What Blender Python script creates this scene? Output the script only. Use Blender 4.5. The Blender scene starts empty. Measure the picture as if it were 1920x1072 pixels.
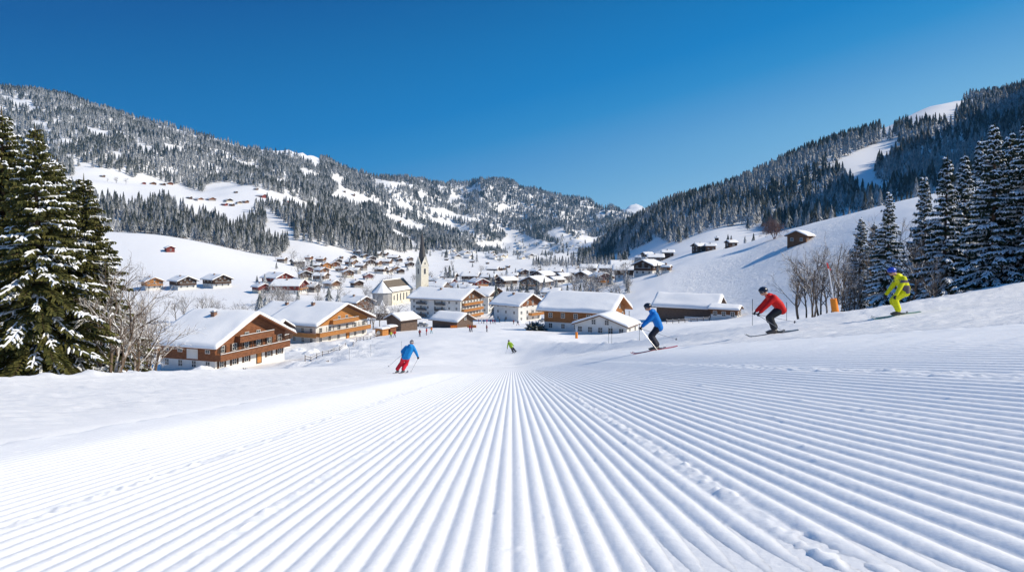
import bpy, math, random, time
import numpy as np
from mathutils import Vector, Matrix
T0=time.time()
random.seed(7); RNG=np.random.default_rng(11)
F=1250.0; CX=960.0; HY=450.0
sc=bpy.context.scene; COL=sc.collection
R=math.radians

# ------------------------------------------------------------------ numeric helpers
def pchip_slopes(x,y):
    h=np.diff(x,axis=0); d=np.diff(y,axis=0)/h
    m=np.zeros_like(y)
    w1=2*h[1:]+h[:-1]; w2=h[1:]+2*h[:-1]
    ok=(d[1:]*d[:-1])>0
    with np.errstate(divide='ignore',invalid='ignore'):
        mm=(w1+w2)/(w1/d[:-1]+w2/d[1:])
    m[1:-1]=np.where(ok,mm,0); m[0]=d[0]; m[-1]=d[-1]
    return m
def hermite(x,y,m,q):
    i=np.clip(np.searchsorted(x,q)-1,0,len(x)-2)
    h=x[i+1]-x[i]; s=np.clip((q-x[i])/h,0,1)
    return (y[i]*(2*s**3-3*s**2+1)+h*m[i]*(s**3-2*s**2+s)+y[i+1]*(-2*s**3+3*s**2)+h*m[i+1]*(s**3-s**2))
def pchip(xs,ys,q):
    x=np.array(xs,float); y=np.array(ys,float)
    return hermite(x,y,pchip_slopes(x,y),np.asarray(q,float))
def sstep(a,b,x):
    s=np.clip((np.asarray(x,float)-a)/(b-a),0,1); return s*s*(3-2*s)
NT=RNG.random((256,256))
def vnoise(x,y,seed=0):
    x=np.asarray(x,float)+seed*17.31; y=np.asarray(y,float)+seed*9.17
    xi=np.floor(x).astype(int); yi=np.floor(y).astype(int); fx=x-xi; fy=y-yi
    fx=fx*fx*(3-2*fx); fy=fy*fy*(3-2*fy)
    a=NT[xi&255,yi&255]; b=NT[(xi+1)&255,yi&255]; c=NT[xi&255,(yi+1)&255]; d=NT[(xi+1)&255,(yi+1)&255]
    return (a*(1-fx)+b*fx)*(1-fy)+(c*(1-fx)+d*fx)*fy-0.5
def fbm(x,y,oct=4,seed=0):
    r=0; a=1
    for o in range(oct):
        r=r+a*vnoise(x*2**o,y*2**o,seed+o); a*=.5
    return r

# ------------------------------------------------------------------ the lie of the land
SX=[-400,-60,-4,-1.5,0,2,5.3,8.45,12.4,18.4,30,60,400]
SY=[-3,-.4,-.06,-.04,0,.33,1.0,1.5,2.05,3.0,4.7,7.5,30]
def S(X): return pchip(SX,SY,X)
def z_near(X,t): return -.75-.176*t+S(X)
CURVES=[
 [(-900,18,722),(-400,20,716),(0,22.3,712),(300,31,700),(480,40,694),(560,50,690),(700,70,681),(800,80,673),(935,90,665),(1034,100,641),(1094,80,644),(1157,60,643),(1224,45,637),(1313,36,626),(1400,31,616),(1465,29,608),(1572,27,592),(1665,26,580),(1765,25,568),(1920,24,550),(2300,24,500),(2900,24,440)],
 [(-900,40,760),(0,40,745),(300,50,730),(480,60,712),(560,75,697),(700,95,670),(800,110,652),(935,120,643),(1034,125,635),(1094,105,645),(1157,80,648),(1224,60,642),(1313,46,630),(1400,38,618),(1465,34,606),(1572,31,588),(1665,31,572),(1765,30,556),(1920,30,528),(2300,30,480),(2900,30,400)],
 [(-900,125,700),(0,125,695),(300,125,694),(480,128,688),(560,140,672),(640,150,652),(700,150,640),(800,155,628),(935,157,622),(1034,160,625),(1094,160,628),(1157,140,628),(1224,120,622),(1313,110,612),(1400,90,606),(1465,80,600),(1572,60,596),(1665,50,600),(1765,45,590),(1920,45,560),(2300,45,500),(2900,45,420)],
 [(-900,190,660),(0,190,650),(300,190,648),(480,190,645),(560,190,642),(640,200,636),(700,220,622),(800,230,613),(935,240,610),(1034,200,615),(1094,180,620),(1157,180,615),(1224,180,606),(1313,190,602),(1400,170,596),(1465,150,585),(1572,130,560),(1665,110,540),(1765,100,530),(1920,100,500),(2300,100,460),(2900,100,380)],
 [(-900,300,612),(0,300,606),(300,300,606),(480,300,604),(600,300,600),(700,310,596),(800,310,597),(935,300,600),(1034,290,598),(1094,280,590),(1157,270,575),(1224,270,560),(1313,270,545),(1400,250,530),(1465,230,515),(1572,200,495),(1665,180,470),(1765,170,440),(1920,160,420),(2300,160,380),(2900,160,330)],
 [(-900,450,548),(0,450,548),(300,440,545),(480,430,548),(600,420,555),(700,420,560),(800,420,560),(935,420,555),(1034,400,550),(1094,380,540),(1157,350,528),(1224,345,515),(1266,370,495),(1324,380,474),(1385,380,461),(1422,380,448),(1474,370,431),(1560,350,409),(1613,330,396),(1680,310,378),(1737,300,366),(1920,280,335),(2300,280,290),(2900,280,230)],
 [(-900,700,425),(0,700,430),(180,700,432),(300,700,440),(360,700,450),(420,700,465),(480,700,481),(530,700,491),(560,700,498),(640,700,505),(700,750,508),(800,800,511),(935,800,512),(1034,780,512),(1094,700,512),(1157,600,510),(1224,550,503),(1266,500,499),(1324,480,486),(1385,480,476),(1422,480,468),(1474,470,455),(1560,450,440),(1613,430,430),(1680,410,410),(1737,400,400),(1920,380,370),(2300,380,300),(2900,380,200)],
 [(-900,800,430),(0,800,434),(180,800,434),(300,800,441),(360,800,449),(420,800,461),(480,800,474),(530,820,478),(560,830,477),(600,850,474),(640,850,480),(700,900,488),(750,950,490),(800,1000,495),(935,1200,492),(1034,1300,490),(1094,1200,492),(1157,900,495),(1200,800,487),(1224,750,480),(1266,650,472),(1324,620,463),(1385,600,458),(1422,600,450),(1474,600,445),(1560,580,430),(1613,550,420),(1680,520,400),(1737,500,390),(1920,480,350),(2300,480,250),(2900,480,60)],
 [(-900,1050,350),(0,1050,360),(157,1050,358),(224,1050,380),(330,1050,385),(430,1080,412),(500,1100,405),(580,1150,400),(640,1200,425),(700,1200,447),(750,1300,465),(800,1500,478),(935,1800,478),(1034,2200,474),(1094,2200,478),(1120,1800,485),(1157,1200,480),(1200,1000,466),(1237,900,448),(1280,850,450),(1328,800,430),(1399,780,425),(1474,760,420),(1560,740,400),(1613,720,390),(1680,700,375),(1737,680,360),(1920,650,320),(2300,650,-200),(2900,650,-700)],  # right end, out of view: made-up steep rise that blocks sun from the lower slope
 [(-900,1400,300),(0,1400,305),(134,1400,312),(201,1400,317),(300,1400,340),(378,1450,355),(430,1500,345),(480,1500,354),(525,1500,364),(600,1600,388),(640,1700,400),(700,1900,425),(750,2100,440),(800,2300,455),(870,2600,470),(935,2800,470),(1034,3000,466),(1080,3000,465),(1094,2300,478),(1100,1900,470),(1140,1500,447),(1200,1400,417),(1250,1350,388),(1300,1300,376),(1380,1250,351),(1440,1200,322),(1500,1200,292),(1560,1200,271),(1600,1200,259),(1640,1250,252),(1680,1300,236),(1740,1350,201),(1800,1400,193),(1860,1400,188),(1920,1400,174),(2300,1400,-60),(2900,1400,-300)],  # right end, out of view: made-up height, set so the summit stays partly sunlit
 [(-900,1900,215),(0,1900,230),(134,1900,240),(300,1900,270),(430,2000,300),(600,2100,345),(700,2400,385),(800,3000,415),(935,3400,430),(1034,3600,430),(1080,3600,432),(1094,2900,478),(1140,2100,468),(1200,2000,450),(1300,1900,430),(1500,1700,340),(1920,1800,210),(2300,1800,50),(2900,1800,-100)],
 [(-900,2500,140),(0,2500,168),(60,2500,176),(130,2500,189),(200,2500,212),(260,2500,232),(330,2500,247),(400,2500,266),(460,2500,284),(500,2600,291),(545,2700,291),(600,2800,308),(650,2900,335),(700,3300,345),(740,3400,343),(780,3500,351),(850,3900,360),(880,4000,354),(905,4000,351),(940,4200,354),(980,4200,364),(1030,4200,380),(1060,4200,384),(1110,4200,394),(1150,4200,404),(1180,4200,416),(1220,4000,440),(1300,3500,445),(1500,3500,400),(1920,3500,300),(2900,3500,300)],
 [(-900,5500,380),(0,5500,380),(500,5500,400),(1000,6000,440),(1220,6000,446),(1400,6000,446),(2900,6000,400)],
 [(-900,8000,440),(900,8000,440),(1100,8000,425),(1140,8000,408),(1155,8000,403),(1170,8000,395),(1185,8000,388),(1196,8000,391),(1210,8000,396),(1225,8000,393),(1260,8000,402),(1320,8000,430),(1500,8000,440),(2900,8000,440)],
 [(-900,9100,449),(2900,9100,449)],
]
PX=np.arange(-900,2901,4.0); NU=len(PX)
NTR=640
LT=np.linspace(math.log(.5),math.log(9000),NTR); TT=np.exp(LT)
Us=(PX-CX)/F
KT=[];KY=[]
for c in CURVES:
    a=np.array(c,float)
    lt=np.interp(PX,a[:,0],np.log(a[:,1])); yy=np.interp(PX,a[:,0],a[:,2])
    def sm(v,n=12):
        n3=int(3*n)
        k=np.exp(-(np.arange(-n3,n3+1)/n)**2/2); k/=k.sum()
        return np.convolve(np.pad(v,n3,mode='edge'),k,'valid')
    far=c[1][1]>2000
    KT.append(sm(lt)); KY.append(sm(yy,2.5 if far else 7))
# two analytic knots in front of the first curve
lt0=np.log(np.exp(KT[0])*.62); lt1=np.log(np.exp(KT[0])*.80)
def ynear(lt): 
    t=np.exp(lt); return HY-F*z_near(Us*t,t)/t
KT=[lt0,lt1]+KT; KY=[ynear(lt0),ynear(lt1)]+KY
KT=np.array(KT); KY=np.array(KY)
M=pchip_slopes(KT,KY)
M=np.array([sm(r,6) for r in M])
ZG=np.zeros((NTR,NU))
for j in range(NU):
    yv=hermite(KT[:,j],KY[:,j],M[:,j],LT)
    zf=-(yv-HY)/F*TT
    zn=z_near(Us[j]*TT,TT)
    w=sstep(KT[0,j],KT[1,j],LT)
    ZG[:,j]=zn*(1-w)+zf*w
XG=Us[None,:]*TT[:,None]; YG=np.repeat(TT[:,None],NU,1)
# relief: gullies and spurs on the mountains, hummocks in the meadows, drifts off piste
gul=np.abs(fbm(XG/420,YG/420,4,3))
ZG+=YG*(.5-gul*2.2)*(.012+.016*sstep(2300,3200,YG))*sstep(900,1600,YG)*(1-sstep(7000,7600,YG)*.4)
ZG+=YG*fbm(XG/90,YG/90,3,9)*.0022*sstep(250,900,YG)
PXG=PX[None,:]; ZG+=fbm(XG/4.5,YG/4.5,3,6)*1.1*sstep(500,560,PXG)*sstep(745,690,PXG)*sstep(70,100,YG)*sstep(235,200,YG)
ZG+=fbm(XG/11,YG/11,3,5)*.5*sstep(34,90,YG)*(1-sstep(300,500,YG)*.5)
mogul=fbm(XG/2.6,YG/4.2,3,21)
ZG+=mogul*.16*sstep(38,60,YG)*(1-sstep(120,200,YG))
# rough ploughed snow bank along the piste edge
edge_t=np.exp(KT[2])[None,:]
bank=np.exp(-((YG/edge_t-1)/.035)**2)
ZG+=bank*(.10+.16*np.maximum(0,fbm(XG/1.1,YG/1.1,3,31)))*(1+.5*(PX[None,:]>1000))*sstep(40,-40,np.abs(PX[None,:]-860)-180+0*YG)*0
bw=(sstep(540,420,PX)+sstep(990,1060,PX))[None,:]
ZG+=bank*bw*(.10+.30*np.maximum(0,fbm(XG/1.3,YG/1.3,3,31)))*np.minimum(1,edge_t/30)
# skied-out snow: shallow tracks across the piste beyond the groomed strip
trk=fbm(XG/.9,YG/.35,3,41)
sk=(sstep(6.0,7.2,XG)+sstep(-4.6,-7,XG))*sstep(46,34,YG)*sstep(2,4,YG)
ZG+=(trk*.065+.05*np.maximum(0,fbm(XG/.5,YG/.22,3,44)))*sk
def grid_index(px,t):
    a=(px+900)/4.0; b=(np.log(t)-LT[0])/(LT[1]-LT[0])
    return a,b
def ground_z(px,t):
    a,b=grid_index(np.asarray(px,float),np.asarray(t,float))
    i=np.clip(np.floor(a).astype(int),0,NU-2); j=np.clip(np.floor(b).astype(int),0,NTR-2)
    fa=np.clip(a-i,0,1); fb=np.clip(b-j,0,1)
    return (ZG[j,i]*(1-fa)+ZG[j,i+1]*fa)*(1-fb)+(ZG[j+1,i]*(1-fa)+ZG[j+1,i+1]*fa)*fb
def gz(X,Y): return float(ground_z(CX+F*X/Y,Y))
def at_px(px,t): 
    return (px-CX)/F*t,t,float(ground_z(px,t))
YGS=HY-F*ZG/YG        # where each ground point appears
def on_ground(px,py,tmin=20,tmax=9000):
    """distance at which the ground first rises to row py in column px"""
    i=int(round((px+900)/4)); i=max(0,min(NU-1,i)); col=YGS[:,i]
    for j in range(NTR-1):
        if TT[j]<tmin: continue
        if TT[j]>tmax: return TT[j]
        if col[j]<=py: return TT[j] if j==0 or col[j-1]<=py else TT[j-1]+(TT[j]-TT[j-1])*(col[j-1]-py)/(col[j-1]-col[j])
    return tmax

# ------------------------------------------------------------------ materials
def new_mat(name,col,rough=.7,spec=.3,metal=0.0):
    m=bpy.data.materials.new(name); m.use_nodes=True
    b=m.node_tree.nodes['Principled BSDF']
    b.inputs['Base Color'].default_value=(*col,1); b.inputs['Roughness'].default_value=rough
    b.inputs['Specular IOR Level'].default_value=spec; b.inputs['Metallic'].default_value=metal
    return m
def N(m,t,**kw):
    n=m.node_tree.nodes.new(t)
    for k,v in kw.items(): setattr(n,k,v)
    return n
def L(m,a,b): m.node_tree.links.new(a,b)
def noisy(name,c1,c2,scale,rough=.7,spec=.3,bump=0,stretch=(1,1,1),dist=.02,detail=4):
    m=new_mat(name,c1,rough,spec); b=m.node_tree.nodes['Principled BSDF']
    tc=N(m,'ShaderNodeTexCoord'); mp=N(m,'ShaderNodeMapping'); mp.inputs['Scale'].default_value=stretch
    no=N(m,'ShaderNodeTexNoise'); no.inputs['Scale'].default_value=scale; no.inputs['Detail'].default_value=detail
    L(m,tc.outputs['Object'],mp.inputs[0]); L(m,mp.outputs[0],no.inputs['Vector'])
    cr=N(m,'ShaderNodeValToRGB'); cr.color_ramp.elements[0].position=.35; cr.color_ramp.elements[1].position=.65
    cr.color_ramp.elements[0].color=(*c1,1); cr.color_ramp.elements[1].color=(*c2,1)
    L(m,no.outputs['Fac'],cr.inputs[0]); L(m,cr.outputs[0],b.inputs['Base Color'])
    if bump:
        bp=N(m,'ShaderNodeBump'); bp.inputs['Strength'].default_value=bump; bp.inputs['Distance'].default_value=dist
        L(m,no.outputs['Fac'],bp.inputs['Height']); L(m,bp.outputs[0],b.inputs['Normal'])
    return m
SNOWC=(.90,.89,.885)
def snow_on_top(m,base_out,lo=.25,hi=.6,scale=1.2,amt=.35,snow=SNOWC):
    """snow lies on whatever faces up, broken by noise"""
    b=m.node_tree.nodes['Principled BSDF']
    g=N(m,'ShaderNodeNewGeometry'); sx=N(m,'ShaderNodeSeparateXYZ'); L(m,g.outputs['Normal'],sx.inputs[0])
    no=N(m,'ShaderNodeTexNoise'); no.inputs['Scale'].default_value=scale; no.inputs['Detail'].default_value=3
    tc=N(m,'ShaderNodeTexCoord'); L(m,tc.outputs['Object'],no.inputs['Vector'])
    ma=N(m,'ShaderNodeMath',operation='MULTIPLY_ADD'); ma.inputs[1].default_value=amt*2; ma.inputs[2].default_value=-amt
    L(m,no.outputs['Fac'],ma.inputs[0])
    ad=N(m,'ShaderNodeMath',operation='ADD'); L(m,sx.outputs[2],ad.inputs[0]); L(m,ma.outputs[0],ad.inputs[1])
    mr=N(m,'ShaderNodeMapRange'); mr.inputs['From Min'].default_value=lo; mr.inputs['From Max'].default_value=hi
    L(m,ad.outputs[0],mr.inputs['Value'])
    mx=N(m,'ShaderNodeMix',data_type='RGBA'); L(m,mr.outputs[0],mx.inputs['Factor'])
    if base_out is None: mx.inputs['A'].default_value=b.inputs['Base Color'].default_value
    else: L(m,base_out,mx.inputs['A'])
    mx.inputs['B'].default_value=(*snow,1)
    L(m,mx.outputs['Result'],b.inputs['Base Color'])
    return m

def snow_ground(name,fine=.35,streak=.3,sss=False):
    m=new_mat(name,SNOWC,.62,.25); b=m.node_tree.nodes['Principled BSDF']
    tc=N(m,'ShaderNodeTexCoord')
    at=N(m,'ShaderNodeAttribute'); at.attribute_name='rough'
    n1=N(m,'ShaderNodeTexNoise'); n1.inputs['Scale'].default_value=26; n1.inputs['Detail'].default_value=5
    L(m,tc.outputs['Object'],n1.inputs['Vector'])
    mp=N(m,'ShaderNodeMapping'); mp.inputs['Scale'].default_value=(.35,1.6,1); mp.inputs['Rotation'].default_value=(0,0,R(-14))
    L(m,tc.outputs['Object'],mp.inputs[0])
    n2=N(m,'ShaderNodeTexNoise'); n2.inputs['Scale'].default_value=2.2; n2.inputs['Detail'].default_value=7; n2.inputs['Roughness'].default_value=.65
    L(m,mp.outputs[0],n2.inputs['Vector'])
    b1=N(m,'ShaderNodeBump'); b1.inputs['Distance'].default_value=.012; b1.inputs['Strength'].default_value=fine
    L(m,n1.outputs['Fac'],b1.inputs['Height'])
    b2=N(m,'ShaderNodeBump'); b2.inputs['Distance'].default_value=.13
    mu=N(m,'ShaderNodeMath',operation='MULTIPLY'); mu.inputs[1].default_value=streak; L(m,at.outputs['Fac'],mu.inputs[0])
    L(m,mu.outputs[0],b2.inputs['Strength']); L(m,n2.outputs['Fac'],b2.inputs['Height']); L(m,b1.outputs[0],b2.inputs['Normal'])
    a3=N(m,'ShaderNodeAttribute'); a3.attribute_name='tracked'
    n3=N(m,'ShaderNodeTexNoise'); n3.inputs['Scale'].default_value=.32; n3.inputs['Detail'].default_value=6; n3.inputs['Roughness'].default_value=.7; n3.inputs['Distortion'].default_value=1.2
    L(m,tc.outputs['Object'],n3.inputs['Vector']); b3=N(m,'ShaderNodeBump'); b3.inputs['Distance'].default_value=1.1
    L(m,a3.outputs['Fac'],b3.inputs['Strength']); L(m,n3.outputs['Fac'],b3.inputs['Height']); L(m,b2.outputs[0],b3.inputs['Normal'])
    L(m,b3.outputs[0],b.inputs['Normal'])
    if sss: b.inputs['Subsurface Weight'].default_value=1; b.inputs['Subsurface Radius'].default_value=(1,1,1); b.inputs['Subsurface Scale'].default_value=.03
    return m
M_SNOW=snow_ground('snow_ground',streak=1.0); M_GROOM=snow_ground('groomed_snow',fine=.32,streak=0,sss=True)
M_SNOWR=noisy('roof_snow',(.90,.89,.88),(.87,.87,.87),.8,.6,.25,bump=.35,dist=.12)
M_TREESNOW=new_mat('tree_snow',(.88,.9,.93),.6,.2)
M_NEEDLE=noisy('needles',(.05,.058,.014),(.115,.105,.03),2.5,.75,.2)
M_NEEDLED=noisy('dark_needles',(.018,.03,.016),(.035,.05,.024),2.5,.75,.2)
M_BARK=noisy('bark',(.10,.065,.045),(.20,.13,.09),6,.9,.1,bump=.6,stretch=(1,1,.25),dist=.03)
M_TWIG=noisy('twig_bark',(.12,.085,.06),(.2,.15,.11),3,.9,.1); snow_on_top(M_TWIG,M_TWIG.node_tree.nodes['Color Ramp'].outputs[0],.15,.55,2.2,.35)
M_FROST=noisy('frosted_twig',(.13,.11,.095),(.22,.19,.17),3,.9,.1); snow_on_top(M_FROST,M_FROST.node_tree.nodes['Color Ramp'].outputs[0],.1,.6,1.5,.3)
def far_conifer_mat(name,c1,c2,lo,hi,amt=.35):
    m=noisy(name,c1,c2,.6,.85,.1); snow_on_top(m,m.node_tree.nodes['Color Ramp'].outputs[0],lo,hi,.9,amt,snow=(.60,.61,.63)); return m
M_FAR=far_conifer_mat('spruce_far',(.045,.052,.04),(.075,.08,.06),.22,.80,.45)
M_FARW=far_conifer_mat('spruce_frosted',(.09,.095,.085),(.14,.14,.125),.02,.60,.45)
M_FARD=far_conifer_mat('spruce_dark',(.035,.045,.04),(.055,.065,.055),.28,.85,.4)
def wood(name,c1,c2,plank=5.0,rough=.75):
    m=noisy(name,c1,c2,1.6,rough,.2,stretch=(1,1,6)); b=m.node_tree.nodes['Principled BSDF']
    tc=m.node_tree.nodes['Texture Coordinate']
    wv=N(m,'ShaderNodeTexWave'); wv.bands_direction='Z'; wv.inputs['Scale'].default_value=plank/3; wv.inputs['Distortion'].default_value=.3
    L(m,tc.outputs['Object'],wv.inputs['Vector'])
    bp=N(m,'ShaderNodeBump'); bp.inputs['Strength'].default_value=.5; bp.inputs['Distance'].default_value=.03
    L(m,wv.outputs['Fac'],bp.inputs['Height']); L(m,bp.outputs[0],b.inputs['Normal'])
    return m
W_RED=wood('red_brown_timber',(.15,.06,.028),(.28,.115,.052)); W_HONEY=wood('honey_brown_timber',(.27,.115,.04),(.40,.18,.07))
W_DARK=wood('dark_timber',(.055,.032,.022),(.10,.058,.038))
W_MID=wood('brown_timber',(.12,.06,.032),(.2,.10,.05))
W_ORANGE=wood('orange_timber',(.40,.17,.05),(.55,.25,.08))
W_GREY=wood('weathered_timber',(.10,.07,.055),(.18,.125,.095))
W_CRIM=wood('crimson_timber',(.16,.035,.03),(.24,.055,.04))
P_WHITE=noisy('white_plaster',(.74,.73,.70),(.66,.65,.62),.7,.85,.2)
P_CREAM=noisy('cream_plaster',(.72,.68,.57),(.66,.61,.50),.7,.85,.2)
P_YELLOW=noisy('yellow_plaster',(.66,.47,.20),(.60,.42,.18),.7,.85,.2)
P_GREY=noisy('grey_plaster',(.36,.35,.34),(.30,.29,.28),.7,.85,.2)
M_GLASS=new_mat('window_glass',(.03,.04,.05),.12,.6)
M_FRAME=new_mat('white_paint',(.72,.71,.68),.5,.4)
M_CURT=new_mat('drawn_blind',(.7,.68,.62),.7,.3)
M_CHIM=noisy('chimney_brick',(.18,.10,.07),(.28,.16,.11),5,.85,.2)
M_METAL=new_mat('grey_metal',(.32,.33,.34),.4,.5,.7)
M_SLATE=noisy('spire_slate',(.055,.05,.05),(.09,.08,.075),1.5,.6,.4,stretch=(1,1,4))
M_SHINGLE=noisy('brown_shingle',(.13,.105,.08),(.19,.155,.12),1.2,.8,.3,bump=.4,stretch=(1,1,5),dist=.05)
M_ORPAD=noisy('orange_padding',(.85,.27,.02),(.78,.23,.02),3,.55,.35)
M_RED=new_mat('red_plastic',(.62,.03,.03),.5,.4)
M_WHITEP=new_mat('white_pole',(.78,.78,.78),.4,.5)
M_BLACK=new_mat('black_plastic',(.015,.016,.018),.4,.4)
M_PANEL=new_mat('dark_panel',(.03,.035,.045),.25,.6)
M_SKIN=new_mat('skin',(.55,.31,.22),.6,.3)

# ------------------------------------------------------------------ mesh builder
class MB:
    def __init__(s): s.v=[]; s.f=[]; s.m=[]
    def add(s,vs,fs,mi=0):
        o=len(s.v); s.v.extend([tuple(map(float,p)) for p in vs]); s.f.extend([tuple(i+o for i in f) for f in fs]); s.m.extend([mi]*len(fs))
    def box(s,x0,x1,y0,y1,z0,z1,mi=0):
        s.add([(x0,y0,z0),(x1,y0,z0),(x1,y1,z0),(x0,y1,z0),(x0,y0,z1),(x1,y0,z1),(x1,y1,z1),(x0,y1,z1)],
              [(0,3,2,1),(4,5,6,7),(0,1,5,4),(1,2,6,5),(2,3,7,6),(3,0,4,7)],mi)
    def prism(s,poly,y0,y1,mi=0):   # polygon in x,z extruded along y
        n=len(poly)
        s.add([(p[0],y0,p[1]) for p in poly]+[(p[0],y1,p[1]) for p in poly],
              [tuple(range(n)),tuple(range(2*n-1,n-1,-1))]+[(i,i+n,(i+1)%n+n,(i+1)%n) for i in range(n)],mi)
    def tube(s,pts,rad,n=6,mi=0,cap=True):
        pts=[Vector(p) for p in pts]; k=len(pts)
        rr=rad if hasattr(rad,'__len__') else [rad]*k
        vs=[];fs=[]
        for i,p in enumerate(pts):
            d=(pts[min(i+1,k-1)]-pts[max(i-1,0)]).normalized()
            a=d.orthogonal().normalized() if i==0 else (pa-d*pa.dot(d)).normalized()
            pa=a; b=d.cross(a)
            for q in range(n):
                th=2*math.pi*q/n; vs.append(p+(a*math.cos(th)+b*math.sin(th))*rr[i])
        for i in range(k-1):
            for q in range(n):
                fs.append((i*n+q,i*n+(q+1)%n,(i+1)*n+(q+1)%n,(i+1)*n+q))
        if cap: fs+= [tuple(range(n-1,-1,-1)),tuple((k-1)*n+q for q in range(n))]
        s.add(vs,fs,mi)
    def ball(s,c,r,n=10,mi=0,sc3=(1,1,1)):
        vs=[];fs=[];h=n//2
        for i in range(h+1):
            ph=math.pi*i/h
            for j in range(n):
                th=2*math.pi*j/n
                vs.append((c[0]+r*sc3[0]*math.sin(ph)*math.cos(th),c[1]+r*sc3[1]*math.sin(ph)*math.sin(th),c[2]+r*sc3[2]*math.cos(ph)))
        for i in range(h):
            for j in range(n): fs.append((i*n+j,(i+1)*n+j,(i+1)*n+(j+1)%n,i*n+(j+1)%n))
        s.add(vs,fs,mi)
    def mesh(s,name,mats,smooth=False):
        me=bpy.data.meshes.new(name); me.from_pydata(s.v,[],s.f)
        for m in (mats if isinstance(mats,(list,tuple)) else [mats]): me.materials.append(m)
        if any(s.m): me.polygons.foreach_set('material_index',s.m)
        if smooth: me.polygons.foreach_set('use_smooth',[True]*len(s.f))
        me.update(); return me
    def build(s,name,mats,parent=None,smooth=False):
        return link(name,s.mesh(name,mats,smooth),parent)
def link(name,data,parent=None):
    o=bpy.data.objects.new(name,data); COL.objects.link(o)
    if parent is not None: o.parent=parent
    return o
def tag(o,label=None,cat=None,group=None,kind=None):
    if label: o['label']=label
    if cat: o['category']=cat
    if group: o['group']=group
    if kind: o['kind']=kind
    return o
def empty(name,loc,rz=0,**kw):
    o=link(name,None); o.location=loc; o.rotation_euler=(0,0,rz); o.empty_display_size=.5
    return tag(o,**kw)
def copy_tree(o,parent=None):
    c=o.copy(); COL.objects.link(c)
    if parent is not None: c.parent=parent
    for ch in list(o.children): copy_tree(ch,c)
    return c
def np_mesh(name,V,Q,mat,smooth=True):
    me=bpy.data.meshes.new(name); nv=len(V); nf=len(Q); k=Q.shape[1]
    me.vertices.add(nv); me.vertices.foreach_set('co',V.astype(np.float32).ravel())
    me.loops.add(nf*k); me.loops.foreach_set('vertex_index',Q.astype(np.int32).ravel())
    me.polygons.add(nf); me.polygons.foreach_set('loop_start',np.arange(0,nf*k,k,dtype=np.int32)); me.polygons.foreach_set('loop_total',np.full(nf,k,dtype=np.int32))
    if smooth: me.polygons.foreach_set('use_smooth',np.ones(nf,bool))
    for m in (mat if isinstance(mat,(list,tuple)) else [mat]): me.materials.append(m)
    me.update(calc_edges=True); me.validate(); return me
def grid_quads(nr,nc):
    a=np.arange(nr*nc).reshape(nr,nc)
    return np.stack([a[:-1,:-1],a[:-1,1:],a[1:,1:],a[1:,:-1]],-1).reshape(-1,4)

# ------------------------------------------------------------------ ground meshes
CX0,CX1,CT0,CT1=-5.2,6.6,.9,44.0
pitch=.092
def in_strip(X,Y): return sstep(CX0+.1,CX0+.5,X)*sstep(CX1-.1,CX1-.5,X)*sstep(CT1-1,CT1-3,Y)*sstep(CT0+.05,CT0+.2,Y)
Zm=ZG-.03*in_strip(XG,YG)-.4*(sstep(-800,-900,PX)+sstep(2800,2900,PX))[None,:]*sstep(20,8,YG)
V=np.stack([XG,YG,Zm],-1).reshape(-1,3)
me=np_mesh('snow_ground',V,grid_quads(NTR,NU),M_SNOW)
ra=me.attributes.new('rough','FLOAT','POINT')
rv=(.15+.85*(sstep(3.4,5.5,XG)+.7*sstep(-3.6,-7,XG)))*(1-sstep(60,220,YG))+.0
ra.data.foreach_set('value',np.clip(rv,0,1).astype(np.float32).ravel())
ra=me.attributes.new('tracked','FLOAT','POINT')
pg=PX[None,:]+0*YG
rv=.75*sstep(1210,1300,pg)*sstep(1640,1560,pg)*sstep(150,190,YG)*sstep(360,300,YG)+.40*sstep(470,540,pg)*sstep(1220,1150,pg)*sstep(170,230,YG)*sstep(620,500,YG)+.55*sstep(480,540,pg)*sstep(745,690,pg)*sstep(80,110,YG)*sstep(235,200,YG)
ra.data.foreach_set('value',np.clip(rv,0,1).astype(np.float32).ravel())
tag(link('ground',me),kind='structure')
# behind and beside the camera
xs=np.linspace(-70,70,71); ys=np.concatenate([np.linspace(-60,.5,36),[1.5,4,8,14]]); GX,GY=np.meshgrid(xs,ys)
V=np.stack([GX,GY,z_near(GX,GY)-.015-.10*sstep(2,6,GY)],-1).reshape(-1,3)
tag(link('slope',np_mesh('slope',V,grid_quads(40,71),M_SNOW)),kind='structure')
# groomed strip with real ridges
ncol=int((CX1-CX0)/(pitch/9)); xs=np.linspace(CX0,CX1,ncol)
ys=np.concatenate([np.arange(CT0,4.5,.028),np.exp(np.linspace(math.log(4.528),math.log(CT1),230))])
GX,GY=np.meshgrid(xs,ys)
wob=GX+.005*fbm(GX*.6,GY*.35,2,51)+.002*vnoise(GX*9,GY*2.5,52)
ph=wob/pitch
prof=np.abs(np.sin(np.pi*ph))**.9
idx=np.floor(ph)
amp=.0125*(1+.2*vnoise(idx*3.3,GY*.5,53))
grm=sstep(-4.6,-3.5,GX)*sstep(5.6,3.2,GX)*(1-sstep(30,40,GY))
seam=np.zeros_like(GX)
for sx_,w_,a_ in ((.98,.06,1),(-1.22,.045,.7),(-2.35,.06,.9),(3.4,.1,.8),(2.35,.03,.4)):
    seam=np.maximum(seam,a_*np.exp(-((GX-sx_-.015*np.sin(GY*1.3))/w_)**2))
crumb=np.maximum(0,vnoise(GX*26,GY*26,55)+.08*0-.02)*.05+np.maximum(0,fbm(GX*9,GY*9,2,56))*.03
Z=z_near(GX,GY)+grm*amp*prof*(1-.6*seam)+seam*crumb*.8*(1-sstep(12,25,GY))
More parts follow.
